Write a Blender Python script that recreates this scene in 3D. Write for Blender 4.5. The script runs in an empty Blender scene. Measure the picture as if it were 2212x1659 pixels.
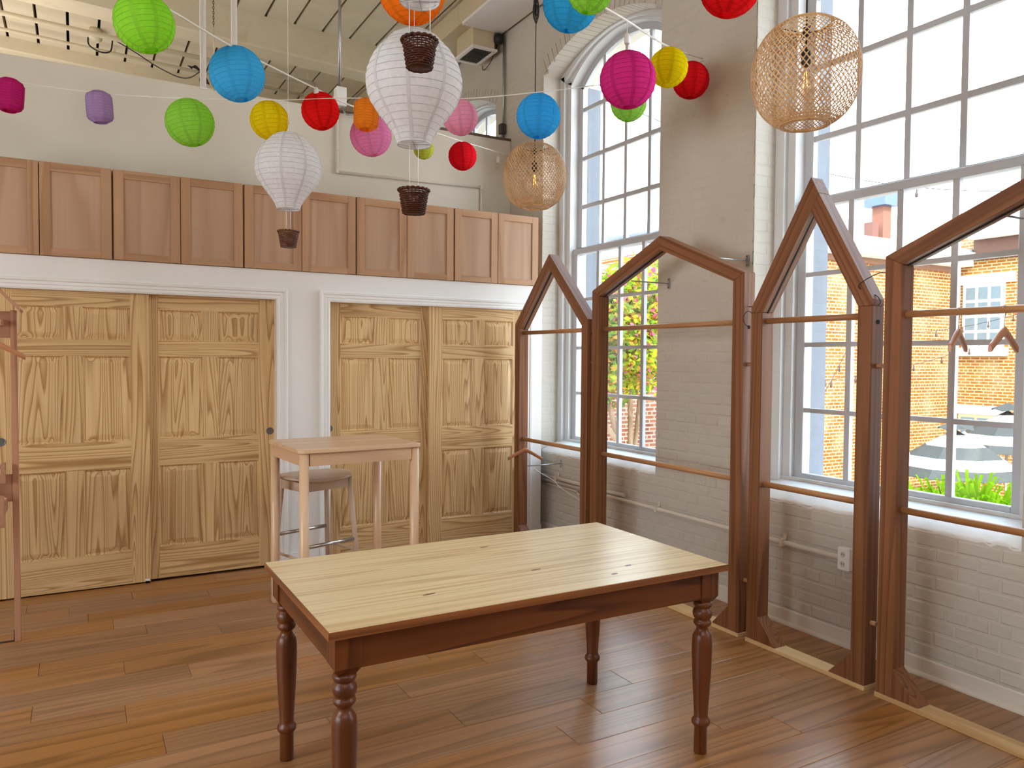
import bpy, math, random
from mathutils import Vector, Matrix
random.seed(7)
PI = math.pi
S = bpy.context.scene
COL = S.collection

# ------------------------------------------------------------------ camera
F_PX = 1656.2
YAW, PITCH, ROLL = [math.radians(a) for a in (29.588, -1.915, -0.4263)]
CAM = Vector((0, 0, 1.6))
fw = Vector((math.sin(YAW)*math.cos(PITCH), math.cos(YAW)*math.cos(PITCH), math.sin(PITCH)))
r0 = Vector((math.cos(YAW), -math.sin(YAW), 0)); d0 = fw.cross(r0)
rt = math.cos(ROLL)*r0 + math.sin(ROLL)*d0
dn = -math.sin(ROLL)*r0 + math.cos(ROLL)*d0
cam = bpy.data.cameras.new('camera'); camo = bpy.data.objects.new('camera', cam); COL.objects.link(camo)
cam.sensor_fit = 'HORIZONTAL'; cam.sensor_width = 36.0; cam.lens = F_PX/2212*36
cam.clip_start = 0.05; cam.clip_end = 200
mw = Matrix.Identity(4)
for i in range(3):
    mw[i][0] = rt[i]; mw[i][1] = -dn[i]; mw[i][2] = -fw[i]; mw[i][3] = CAM[i]
camo.matrix_world = mw
S.camera = camo

# ------------------------------------------------------------------ world, sun, daylight, exposure
SKY = 7.0
w = bpy.data.worlds.new('world'); S.world = w; w.use_nodes = True
nt = w.node_tree; nt.nodes.clear()
out = nt.nodes.new('ShaderNodeOutputWorld'); bg = nt.nodes.new('ShaderNodeBackground')
tc = nt.nodes.new('ShaderNodeTexCoord'); sx = nt.nodes.new('ShaderNodeSeparateXYZ'); cr = nt.nodes.new('ShaderNodeValToRGB')
nt.links.new(tc.outputs['Generated'], sx.inputs[0]); nt.links.new(sx.outputs['Z'], cr.inputs[0])
cr.color_ramp.elements[0].position = 0.0; cr.color_ramp.elements[0].color = (0.93, 0.97, 1.0, 1)
cr.color_ramp.elements[1].position = 0.9; cr.color_ramp.elements[1].color = (0.50, 0.76, 1.0, 1)
nt.links.new(cr.outputs[0], bg.inputs[0]); bg.inputs[1].default_value = SKY
nt.links.new(bg.outputs[0], out.inputs[0])

def add_light(name, typ, loc, direction, energy, color=(1, 1, 1), size=None, portal=False, angle=None):
    l = bpy.data.lights.new(name, typ); o = bpy.data.objects.new(name, l); COL.objects.link(o)
    o.location = loc; o.rotation_euler = Vector(direction).to_track_quat('-Z', 'Y').to_euler()
    l.energy = energy; l.color = color
    if typ == 'AREA':
        l.shape = 'RECTANGLE'; l.size, l.size_y = size
        if portal: l.cycles.is_portal = True
    if angle is not None: l.angle = angle
    return o
add_light('sun', 'SUN', (0, 0, 20), (0.42, 0.66, -0.62), 7.0, (1.0, 0.90, 0.70), angle=math.radians(0.6))
WINC = [0.137, 2.685, 5.233, 7.781]          # centres of the windows along the right wall
for c in WINC:
    add_light('daylight_portal', 'AREA', (4.36, c, 2.6), (-1, 0, 0), 1, size=(1.5, 3.7), portal=True)
# daylight of the windows in the left wall, opposite the ones in view
for c in (0.9, 2.9):
    add_light('left_window_daylight', 'AREA', (-4.35, c, 2.05), (1, 0, 0), 10, (1.0, 0.98, 0.96), size=(1.6, 2.3))
# added fill light, unseen near the ceiling behind the camera, to lift the room
add_light('ceiling_lamp', 'AREA', (0.4, -0.9, 4.3), (0.10, 0.55, -1), 48, (1.0, 0.97, 0.93), size=(3.6, 1.6))
add_light('back_room_fill', 'AREA', (-1.6, 8.9, 3.2), (0.15, 0, 1), 62, (1.0, 0.94, 0.86), size=(3.4, 2.0))  # added uplight hidden by the partition, brightens the ceiling beyond it

S.view_settings.view_transform = 'Standard'; S.view_settings.look = 'None'
S.view_settings.exposure = 0.45; S.view_settings.gamma = 1.0; S.view_settings.use_curve_mapping = False
S.cycles.use_denoising = True
S.cycles.max_bounces = 10; S.cycles.diffuse_bounces = 5; S.cycles.glossy_bounces = 3
S.cycles.transmission_bounces = 4; S.cycles.transparent_max_bounces = 16
S.cycles.caustics_reflective = False; S.cycles.caustics_refractive = False
S.cycles.sample_clamp_indirect = 6.0

# ------------------------------------------------------------------ materials
def lin(c):
    return tuple((v/255/12.92 if v <= 10 else ((v/255+0.055)/1.055)**2.4) for v in c) + (1,)
MATS = {}
class NT:
    def __init__(s, name):
        s.m = bpy.data.materials.new(name); s.m.use_nodes = True; s.t = s.m.node_tree; s.t.nodes.clear()
        s.o = s.n('ShaderNodeOutputMaterial')
    def n(s, t, **k):
        nd = s.t.nodes.new(t)
        for a, b in k.items(): setattr(nd, a, b)
        return nd
    def l(s, a, b): s.t.links.new(a, b)
    def val(s, sock, v):
        if hasattr(v, 'is_output') or isinstance(v, bpy.types.NodeSocket): s.l(v, sock)
        else: sock.default_value = v
    def math(s, op, a, b=None, c=None):
        nd = s.n('ShaderNodeMath', operation=op); s.val(nd.inputs[0], a)
        if b is not None: s.val(nd.inputs[1], b)
        if c is not None: s.val(nd.inputs[2], c)
        return nd.outputs[0]
    def mix(s, f, a, b, bt='MIX'):
        nd = s.n('ShaderNodeMix', data_type='RGBA', blend_type=bt)
        s.val(nd.inputs[0], f); s.val(nd.inputs[6], a); s.val(nd.inputs[7], b); return nd.outputs[2]
    def noise(s, vec, scale, detail=2, rough=.5, dist=0):
        nd = s.n('ShaderNodeTexNoise'); s.l(vec, nd.inputs['Vector'])
        nd.inputs['Scale'].default_value = scale; nd.inputs['Detail'].default_value = detail
        nd.inputs['Roughness'].default_value = rough; nd.inputs['Distortion'].default_value = dist
        return nd.outputs['Fac']
    def ramp(s, f, stops):
        nd = s.n('ShaderNodeValToRGB'); s.l(f, nd.inputs[0]); e = nd.color_ramp.elements
        e[0].position, e[0].color = stops[0]; e[1].position, e[1].color = stops[-1]
        for p, c in stops[1:-1]:
            x = e.new(p); x.color = c
        return nd.outputs[0]
    def objvec(s, rnd=True):
        t = s.n('ShaderNodeTexCoord'); v = t.outputs['Object']
        oi = s.n('ShaderNodeObjectInfo'); s.rand = oi.outputs['Random']
        if rnd:
            sc = s.n('ShaderNodeVectorMath', operation='SCALE'); sc.inputs[0].default_value = (17.3, 29.1, 41.7); s.l(s.rand, sc.inputs['Scale'])
            ad = s.n('ShaderNodeVectorMath', operation='ADD'); s.l(v, ad.inputs[0]); s.l(sc.outputs[0], ad.inputs[1]); v = ad.outputs[0]
        return v
    def mapping(s, vec, scale):
        nd = s.n('ShaderNodeMapping'); s.l(vec, nd.inputs[0]); nd.inputs['Scale'].default_value = scale; return nd.outputs[0]
    def bsdf(s, col, rough=.5, metal=0, spec=.5, bump=None, bstr=.2, bdist=.01, **k):
        p = s.n('ShaderNodeBsdfPrincipled'); s.val(p.inputs['Base Color'], col); s.val(p.inputs['Roughness'], rough)
        p.inputs['Metallic'].default_value = metal; p.inputs['Specular IOR Level'].default_value = spec
        for a, b in k.items(): s.val(p.inputs[a], b)
        if bump is not None:
            b = s.n('ShaderNodeBump'); s.l(bump, b.inputs['Height']); b.inputs['Strength'].default_value = bstr; b.inputs['Distance'].default_value = bdist
            s.l(b.outputs[0], p.inputs['Normal'])
        s.l(p.outputs[0], s.o.inputs[0]); return p

def wood(name, light, dark, axis='X', sc=3.0, bands=8, along=.1, fine=.12, rough=.5, spec=.4, var=.08, fsc=70, knots=0, sharp=.75, hue=0.0):
    key = (name, axis)
    if key in MATS: return MATS[key]
    s = NT(name+'_'+axis.lower()); v = s.objvec()
    i = 'XYZ'.index(axis)
    a = [1, 1, 1]; a[i] = along
    b = [fsc, fsc, fsc]; b[i] = fsc*.025
    n1 = s.noise(s.mapping(v, a), sc, 1.5, .45, .25)
    g = s.math('FRACT', s.math('MULTIPLY', n1, bands))
    L, D = lin(light), lin(dark)
    mid = tuple(L[k]*.8+D[k]*.2 for k in range(4))
    col = s.ramp(g, [(0, L), (sharp-.35, mid), (sharp, D), (min(sharp+.12, .99), L)])
    f = s.noise(s.mapping(v, b), 1.0, 3, .6)
    col = s.mix(1.0, col, s.ramp(f, [(.3, (1-fine,)*3+(1,)), (.7, (1+fine*.4,)*3+(1,))]), 'MULTIPLY')
    if knots:
        vo = s.n('ShaderNodeTexVoronoi'); s.l(s.mapping(v, [1 if k != i else .55 for k in range(3)]), vo.inputs['Vector']); vo.inputs['Scale'].default_value = knots
        kf = s.ramp(vo.outputs['Distance'], [(.0, (1, 1, 1, 1)), (.055, (.8, .8, .8, 1)), (.1, (0, 0, 0, 1))])
        vc = s.n('ShaderNodeSeparateColor'); s.l(vo.outputs['Color'], vc.inputs[0])
        kf = s.math('MULTIPLY', kf, s.math('GREATER_THAN', vc.outputs[0], .72))
        col = s.mix(kf, col, tuple(D[k]*.38 for k in range(3))+(1,))
    hs = s.n('ShaderNodeHueSaturation'); s.l(col, hs.inputs['Color'])
    s.val(hs.inputs['Value'], s.math('MULTIPLY_ADD', s.rand, 2*var, 1-var))
    r2 = s.math('FRACT', s.math('MULTIPLY', s.rand, 7.31))
    s.val(hs.inputs['Saturation'], s.math('MULTIPLY_ADD', r2, 2*hue, 1-hue))
    s.bsdf(hs.outputs[0], rough, 0, spec, bump=f, bstr=.06, bdist=.003)
    MATS[key] = s.m; return s.m

def paint(name, col, rough=.55, spec=.3, mott=.05, msc=2.5, bump=.12, bsc=30, bdist=.004, stain=None):
    if name in MATS: return MATS[name]
    s = NT(name); t = s.n('ShaderNodeTexCoord'); v = t.outputs['Object']
    n = s.noise(v, msc, 4, .6); c = lin(col)
    colr = s.ramp(n, [(.3, tuple(x*(1-mott) for x in c[:3])+(1,)), (.7, tuple(min(1, x*(1+mott)) for x in c[:3])+(1,))])
    if stain:
        n2 = s.noise(v, stain[1], 5, .65); colr = s.mix(s.ramp(n2, [(.58, (0, 0, 0, 1)), (.72, (stain[2],)*3+(1,))]), colr, lin(stain[0]))
    b = s.noise(v, bsc, 4, .6)
    s.bsdf(colr, rough, 0, spec, bump=b, bstr=bump, bdist=bdist); MATS[name] = s.m; return s.m

def plain(name, col, rough=.5, metal=0, spec=.5, **k):
    if name in MATS: return MATS[name]
    s = NT(name); t = s.n('ShaderNodeTexCoord'); n = s.noise(t.outputs['Object'], 12, 2)
    c = lin(col); colr = s.ramp(n, [(.3, tuple(x*.95 for x in c[:3])+(1,)), (.7, tuple(min(1, x*1.04) for x in c[:3])+(1,))])
    s.bsdf(colr, rough, metal, spec, **k); MATS[name] = s.m; return s.m

def paper(name, col, trans=.5):
    if name in MATS: return MATS[name]
    s = NT(name); t = s.n('ShaderNodeTexCoord'); n = s.noise(s.mapping(t.outputs['Object'], (1, 1, 1)), 60, 3, .6)
    c = lin(col); colr = s.ramp(n, [(.3, tuple(x*.93 for x in c[:3])+(1,)), (.7, tuple(min(1, x*1.05) for x in c[:3])+(1,))])
    d = s.n('ShaderNodeBsdfDiffuse'); tr = s.n('ShaderNodeBsdfTranslucent'); s.l(colr, d.inputs[0]); s.l(colr, tr.inputs[0])
    b = s.n('ShaderNodeBump'); s.l(n, b.inputs['Height']); b.inputs['Strength'].default_value = .25; b.inputs['Distance'].default_value = .003
    s.l(b.outputs[0], d.inputs['Normal'])
    m = s.n('ShaderNodeMixShader'); m.inputs[0].default_value = trans; s.l(d.outputs[0], m.inputs[1]); s.l(tr.outputs[0], m.inputs[2])
    s.l(m.outputs[0], s.o.inputs[0]); MATS[name] = s.m; return s.m

def glassmat(name, refl=.06, tint=(1, 1, 1), rough=.02):
    if name in MATS: return MATS[name]
    s = NT(name); tr = s.n('ShaderNodeBsdfTransparent'); tr.inputs[0].default_value = tint+(1,)
    gl = s.n('ShaderNodeBsdfGlossy'); gl.inputs['Roughness'].default_value = rough
    lw = s.n('ShaderNodeLayerWeight'); lw.inputs[0].default_value = .12
    f = s.math('MULTIPLY_ADD', lw.outputs['Facing'], .25, refl)
    m = s.n('ShaderNodeMixShader'); s.l(f, m.inputs[0]); s.l(tr.outputs[0], m.inputs[1]); s.l(gl.outputs[0], m.inputs[2])
    s.l(m.outputs[0], s.o.inputs[0]); MATS[name] = s.m; return s.m

def emit(name, col, st):
    s = NT(name); e = s.n('ShaderNodeEmission'); e.inputs[0].default_value = lin(col); e.inputs[1].default_value = st
    s.l(e.outputs[0], s.o.inputs[0]); return s.m

# ------------------------------------------------------------------ mesh builder
WO = {}      # world origin of every object built (parents carry no rotation)
class MB:
    def __init__(s): s.v = []; s.f = []; s.sm = []
    def add(s, vs, fs, smooth=False):
        o = len(s.v); s.v += [Vector(p) for p in vs]
        s.f += [tuple(i+o for i in q) for q in fs]; s.sm += [smooth]*len(fs); return s
    def box(s, x0, x1, y0, y1, z0, z1):
        vs = [(x, y, z) for x in (x0, x1) for y in (y0, y1) for z in (z0, z1)]
        return s.add(vs, [(0, 1, 3, 2), (4, 6, 7, 5), (0, 4, 5, 1), (2, 3, 7, 6), (0, 2, 6, 4), (1, 5, 7, 3)])
    def prism(s, poly, axis, a, b):
        n = len(poly)
        def mk(p, t):
            if axis == 'x': return (t, p[0], p[1])
            if axis == 'y': return (p[0], t, p[1])
            return (p[0], p[1], t)
        vs = [mk(p, a) for p in poly]+[mk(p, b) for p in poly]
        fs = [tuple(range(n))[::-1], tuple(range(n, 2*n))]+[(i, (i+1) % n, (i+1) % n+n, i+n) for i in range(n)]
        return s.add(vs, fs)
    def rings(s, rs, cap0=True, cap1=True, smooth=True, closed=True):
        n = len(rs[0]); vs = [p for r in rs for p in r]; fs = []
        for k in range(len(rs)-1):
            for i in range(n if closed else n-1):
                j = (i+1) % n; fs.append((k*n+i, k*n+j, (k+1)*n+j, (k+1)*n+i))
        s.add(vs, fs, smooth)
        o = len(s.v)-len(vs)
        if cap0: s.f.append(tuple(o+i for i in range(n))[::-1]); s.sm.append(False)
        if cap1: s.f.append(tuple(o+(len(rs)-1)*n+i for i in range(n))); s.sm.append(False)
        return s
    def tube(s, pts, r, n=8, cap=True, smooth=True, closed=False):
        pts = [Vector(p) for p in pts]; rs = []; rr = r if hasattr(r, '__len__') else [r]*len(pts)
        up = None; m = len(pts)
        for k, p in enumerate(pts):
            if closed: t = pts[(k+1) % m]-pts[(k-1) % m]
            else: t = pts[min(k+1, m-1)]-pts[max(k-1, 0)]
            t.normalize()
            if up is None:
                up = Vector((0, 0, 1)) if abs(t.z) < .9 else Vector((1, 0, 0))
            a = t.cross(up); a.normalize(); b = a.cross(t); up = b
            rs.append([p+rr[k]*(math.cos(2*PI*i/n)*a+math.sin(2*PI*i/n)*b) for i in range(n)])
        if closed:
            rs.append(rs[0]); return s.rings(rs, False, False, smooth)
        return s.rings(rs, cap, cap, smooth)
    def lathe(s, prof, n=32, cap0=True, cap1=True, smooth=True, c=(0, 0, 0)):
        rs = [[(c[0]+r*math.cos(2*PI*i/n), c[1]+r*math.sin(2*PI*i/n), c[2]+z) for i in range(n)] for r, z in prof]
        return s.rings(rs, cap0, cap1, smooth)
    def tf(s, M, start=0):
        for i in range(start, len(s.v)): s.v[i] = M @ s.v[i]
        return s
    def rotz(s, ang, about):
        a = Vector(about); return s.tf(Matrix.Translation(a) @ Matrix.Rotation(ang, 4, 'Z') @ Matrix.Translation(-a))
    def build(s, name, mat, parent=None, origin=None, bevel=0, rotx=0, **tags):
        lo = Vector([min(p[k] for p in s.v) for k in range(3)]); hi = Vector([max(p[k] for p in s.v) for k in range(3)])
        c = Vector(origin) if origin is not None else (lo+hi)/2
        me = bpy.data.meshes.new(name); Rm = Matrix.Rotation(-rotx, 3, 'X'); me.from_pydata([tuple(Rm @ (p-c)) if rotx else tuple(p-c) for p in s.v], [], s.f)
        me.polygons.foreach_set('use_smooth', s.sm); me.validate(); me.update()
        if mat: me.materials.append(mat)
        o = link(name, me, c, parent, bevel, **tags); o.rotation_euler = (rotx, 0, 0); return o
def link(name, me, c, parent=None, bevel=0, scale=None, **tags):
    o = bpy.data.objects.new(name, me); COL.objects.link(o)
    c = Vector(c); o.parent = parent
    o.location = c-(WO[parent] if parent else Vector((0, 0, 0))); WO[o] = c
    if scale: o.scale = scale
    if bevel:
        b = o.modifiers.new('bevel', 'BEVEL'); b.width = bevel; b.segments = 1; b.limit_method = 'ANGLE'; b.angle_limit = math.radians(40)
    tag(o, **tags); return o
def tag(o, label=None, category=None, group=None, kind=None):
    if label: o['label'] = label
    if category: o['category'] = category
    if group: o['group'] = group
    if kind: o['kind'] = kind
    return o
def empty(name, loc, parent=None, **tags):
    o = bpy.data.objects.new(name, None); COL.objects.link(o); o.empty_display_size = .1
    o.parent = parent; o.location = Vector(loc)-(WO[parent] if parent else Vector((0, 0, 0))); WO[o] = Vector(loc)
    return tag(o, **tags)
def box(name, mat, parent, x0, x1, y0, y1, z0, z1, bevel=0, **t):
    return MB().box(x0, x1, y0, y1, z0, z1).build(name, mat, parent, bevel=bevel, **t)

# ------------------------------------------------------------------ palette
M_BRICKW = paint('painted_brick', (199, 191, 179), .6, .3, .05, 3.0, .35, 22, .006, stain=((178, 166, 148), 6, .5))
M_REVEAL = paint('window_white', (214, 214, 213), .45, .4, .03, 3, .12, 30)
M_WALLW = paint('closet_wall_paint', (230, 226, 221), .55, .3, .02, 1.5, .05, 40)
M_UPPER = paint('upper_wall_paint', (218, 211, 196), .6, .25, .05, 1.3, .08, 14)
M_CEIL = paint('ceiling_paint', (216, 205, 182), .6, .25, .06, 2, .12, 20, stain=((186, 166, 130), 3, .4))
M_BEAM = paint('beam_paint', (216, 204, 178), .6, .25, .05, 2, .15, 12, stain=((190, 170, 134), 4, .4))
M_TRIM = paint('trim_white', (233, 230, 226), .4, .4, .015, 3, .02, 40)
M_SASH = paint('sash_paint', (188, 189, 193), .45, .4, .02, 3, .03, 40)
M_BASEB = paint('baseboard_white', (214, 204, 192), .45, .4, .02, 3, .02, 40)
M_DARK = plain('dark_gap', (20, 16, 14), .9)
M_PIPE = plain('painted_conduit', (222, 211, 195), .4)
M_METAL = plain('galvanised_steel', (170, 172, 174), .35, .9)
M_CHROME = plain('brushed_chrome', (205, 208, 212), .22, 1.0)
M_BLACK = plain('black_plastic', (22, 22, 24), .5)
M_WHITEP = plain('white_plastic', (236, 235, 232), .4)
M_CORD = plain('white_cord', (235, 233, 228), .6)
M_GREYP = plain('grey_pull', (120, 118, 114), .4, .6)
M_GLASS = glassmat('window_glass', .03)
M_BULB = glassmat('bulb_glass', .10, (1, .97, .92))
PINE = lambda ax: wood('pine', (222, 186, 134), (172, 128, 78), ax, 6.0, 26, .04, .10, .42, .4, .05, 90)
CABW = lambda ax: wood('alder', (182, 140, 106), (164, 120, 86), ax, 3.0, 6, .06, .08, .5, .35, .05, 60)
CABP = lambda ax: wood('alder_panel', (184, 148, 120), (172, 134, 106), ax, 2.6, 6, .09, .05, .5, .35, .04, 60)
FIR = lambda ax: wood('fir', (138, 90, 58), (110, 67, 40), ax, 6.0, 12, .03, .12, .5, .3, .06, 90, knots=3.2)
FIRP = lambda ax: wood('base_pine', (226, 192, 140), (190, 148, 96), ax, 3.0, 8, .05, .10, .5, .35, .04, 90)
DOWEL = lambda ax: wood('dowel', (190, 138, 92), (160, 108, 66), ax, 5, 4, .04, .10, .4, .4, .03, 90)
TLEG = lambda ax: wood('stained_pine', (112, 60, 28), (78, 38, 16), ax, 6.0, 9, .05, .14, .34, .4, .06, 80)
TTOP = lambda ax: wood('table_pine', (228, 204, 158), (204, 170, 118), ax, 7.0, 12, .035, .10, .31, .75, .03, 90, knots=2.6)
BIRCH = lambda ax: wood('birch', (222, 184, 146), (208, 166, 128), ax, 2.0, 4, .06, .05, .32, .6, .03, 90)
OAK = lambda ax: wood('oak_plank', (168, 118, 75), (134, 91, 54), ax, 4.0, 12, .045, .14, .28, .7, .13, 70, knots=1.6, hue=.12)
RACK = lambda ax: wood('rack_wood', (176, 126, 96), (152, 104, 76), ax, 3, 5, .06, .1, .5, .35, .05, 80)
HANG = lambda ax: wood('hanger_wood', (196, 136, 96), (170, 112, 74), ax, 4, 3, .1, .06, .35, .5, .05, 80)

# ================================================================== STRUCTURE
XR = 3.74            # inner face of the window wall
XO = 4.30            # outer face
YB = 5.895           # closet wall face
YP = 6.70            # tall partition behind the cabinets
YF = 10.66            # far end wall
def ceil_z(x): return 5.22-.044*x
HW = .815            # half width of a window opening
SILL = .775
def arch(half, zs, za):
    sag = za-zs; R = (half*half+sag*sag)/(2*sag)
    return lambda d: za-R+math.sqrt(max(R*R-d*d, 0))
A_OPEN = arch(HW, 4.188, 4.40)

# ---- floor
fl = MB().box(-4.0, XO, -3.0, 11.2, -.12, -.012).build('floor', OAK('X'), None, kind='structure')
joints = {0: [1.86], 1: [1.35, .30], 2: [.95, 2.9], 3: [1.455, 2.37], 4: [.72, 2.05], 5: [1.80, 3.1], 6: [.4, 2.42], 7: [1.2, 2.70]}
pw = .1865
rows = []
for k in range(-12, 16):
    y1 = 3.692-pw*k; y0 = y1-pw
    if y0 < .9 or y1 > 5.95+pw: continue
    y1 = min(y1, 5.93)
    if y1-y0 < .03: continue
    if k in joints: js = [-1.3]+([-.3] if k % 2 else [])+sorted(joints[k])+[3.72]
    else:
        js = [-1.5+random.uniform(0, .9)]
        while js[-1] < 3.0: js.append(js[-1]+random.uniform(.55, 1.75))
        js = [j for j in js if j < 3.35]+[3.72]
        js[0] = min(js[0], -1.1)
        if k == -1: js = sorted([-1.2, .176, 1.62, 2.9, 3.72])
        if k == -2: js = sorted([-1.2, -.19, .98, 2.4, 3.72])
    js = sorted(set(js)); rows.append((y0, y1, js))
for y0, y1, js in rows:
    for a, b in zip(js[:-1], js[1:]):
        if b-a < .1: continue
        g = .0006; z = random.uniform(-.0006, 0)
        mb = MB()
        e = .0018
        vs = [(a+g, y0+g, -.012), (b-g, y0+g, -.012), (b-g, y1-g, -.012), (a+g, y1-g, -.012),
              (a+g, y0+g, z-e), (b-g, y0+g, z-e), (b-g, y1-g, z-e), (a+g, y1-g, z-e),
              (a+g+e, y0+g+e, z), (b-g-e, y0+g+e, z), (b-g-e, y1-g-e, z), (a+g+e, y1-g-e, z)]
        fs = [(3, 2, 1, 0), (8, 9, 10, 11)]+[(i, (i+1) % 4, (i+1) % 4+4, i+4) for i in range(4)]+[(i+4, (i+1) % 4+4, (i+1) % 4+8, i+8) for i in range(4)]
        mb.add(vs, fs); mb.build('plank', OAK('X'), fl)

# ---- window wall
def wall_prisms(mb, x0, x1, ya, yb, centres, top=5.45):
    y = ya
    for c in centres:
        mb.box(x0, x1, y, c-HW, 0, top)
        mb.box(x0, x1, c-HW, c+HW, 0, SILL-.03)
        N = 20
        for i in range(N):
            d0, d1 = -HW+2*HW*i/N, -HW+2*HW*(i+1)/N
            mb.prism([(c+d0, A_OPEN(d0)), (c+d1, A_OPEN(d1)), (c+d1, top), (c+d0, top)], 'x', x0, x1)
        y = c+HW
    mb.box(x0, x1, y, yb, 0, top)
mb = MB(); wall_prisms(mb, XR+.004, XO, -3.0, 11.2, WINC)
wr = mb.build('wall_right', M_BRICKW, None, kind='structure')

# unit brick: front toward -x, chamfered; used scaled
def brick_mesh(name, cy, cz, px=1.0):
    a, b = .5, .5
    vs = []; 
    for x, iy, iz in ((.5, 0, 0), (-.15, 0, 0), (-.5, cy, cz)):
        vs += [(x, -.5+iy, -.5+iz), (x, .5-iy, -.5+iz), (x, .5-iy, .5-iz), (x, -.5+iy, .5-iz)]
    fs = [(8, 9, 10, 11)]
    for k in (0, 4):
        for i in range(4):
            j = (i+1) % 4; fs.append((k+i, k+j, k+4+j, k+4+i))
    me = bpy.data.meshes.new(name); me.from_pydata(vs, [], fs); me.update(); me.materials.append(M_BRICKW); return me, vs, fs
BM, BV, BF = brick_mesh('brick', .035, .10)
def to_px(p):
    q = Vector(p)-CAM; z = q.dot(fw)
    if z < .1: return None
    return 1106+F_PX*q.dot(rt)/z, 829.5+F_PX*q.dot(dn)/z, z
bricks = []
CH = .0705
brnd = random.Random(3)
nrow = int(5.0/CH)
for r in range(nrow):
    z0 = .10+r*CH; z1 = z0+CH-.009
    if z1 > 5.03: break
    header = r % 6 == 3
    L = .105 if header else .211
    y = .9+(.05 if header else (.1055 if r % 2 else 0))
    while y < 6.68:
        a, b = y+.0045, y+L-.0045; y += L
        segs = [(a, b)]
        for c in WINC:
            if z1 < SILL-.02: continue
            hw = HW
            if z1 > 4.19:
                # arch: keep the brick only where it lies above the curve
                ns = []
                for (p, q) in segs:
                    m = (p+q)/2-c
                    if abs(m) < HW and z0 < A_OPEN(m)+.01: continue
                    ns.append((p, q))
                segs = ns; continue
            ns = []
            for (p, q) in segs:
                if q <= c-hw or p >= c+hw: ns.append((p, q)); continue
                if p < c-hw: ns.append((p, c-hw))
                if q > c+hw: ns.append((c+hw, q))
            segs = ns
        for (p, q) in segs:
            if q-p < .03: continue
            soft = 1.0 if z0 < 1.15 else max(.07, 1.0-(z0-1.15)*1.1)
            pr = (.0032+brnd.uniform(-.0012, .0030))*soft
            bricks.append((p+brnd.uniform(-.002, .002), q, z0+brnd.uniform(-.0018, .0018), z1+brnd.uniform(-.0018, .0018), pr))
# largest in the picture first
def area(b):
    s = to_px((XR, (b[0]+b[1])/2, (b[2]+b[3])/2))
    if s is None or not (-20 < s[0] < 2230 and -20 < s[1] < 1680): return -1
    return (b[1]-b[0])*(b[3]-b[2])/s[2]**2*min(1, b[4]/.004)
bricks = [b for b in bricks if area(b) > 0]
bricks.sort(key=area, reverse=True)
for b in bricks[:300]:
    d = .012
    o = link('brick', BM, (XR+.004-b[4]+d/2, (b[0]+b[1])/2, (b[2]+b[3])/2), wr, scale=(d, b[1]-b[0], b[3]-b[2]))
mb = MB()
for b in bricks[300:]:
    d = .012; c = Vector((XR+.004-b[4]+d/2, (b[0]+b[1])/2, (b[2]+b[3])/2))
    mb.add([(c.x+v[0]*d, c.y+v[1]*(b[1]-b[0]), c.z+v[2]*(b[3]-b[2])) for v in BV], BF)
# bricks showing on the window reveals
for c in WINC[1:3]:
    r = 0; z = SILL+.02
    while z < 4.15:
        pr = .0007+brnd.uniform(0, .0012)
        cuts = [XR+.002, XR+.115, XR+.19] if r % 2 else [XR+.002, XR+.19]
        for a, b in zip(cuts[:-1], cuts[1:]):
            y = c+HW; ce = Vector(((a+b)/2, y-pr+.005, z+CH/2))
            mb.add([(ce.x+v[1]*(b-a-.004), ce.y+v[0]*.01, ce.z+v[2]*(CH-.005)) for v in BV], BF)
        z += CH; r += 1
mb.build('brick_courses', M_BRICKW, wr, kind='stuff')
# soldier bricks of the arch rims and splayed masonry sill of every opening
for n, c in enumerate(WINC):
    N = 26
    mb = MB()
    for i in range(N):
        d0, d1 = -HW+2*HW*(i+.06)/N, -HW+2*HW*(i+.94)/N
        p = .003+brnd.uniform(0, .003)
        mb.prism([(c+d0, A_OPEN(d0)-.004), (c+d1, A_OPEN(d1)-.004), (c+d1*1.07, A_OPEN(d1)+.11), (c+d0*1.07, A_OPEN(d0)+.11)], 'x', XR-p, XR+.19)
    mb.build('arch_bricks', M_BRICKW, wr, kind='stuff')
    mb = MB(); N = 46
    rs = []
    for i in range(N+1):
        y = c-HW+2*HW*i/N; j = brnd.uniform(-.012, .012)
        rs.append([(XR+.012, y, SILL-.055), (XR+.0005, y, SILL-.034+j), (XR+.012, y, SILL-.018+j*.7), (XR+.12, y, SILL+.030+j*.15), (3.98, y, SILL+.075), (3.98, y, SILL-.055)])
    mb.rings(rs, True, True, True)
    mb.build('masonry_sill', M_TRIM, wr)

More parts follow.
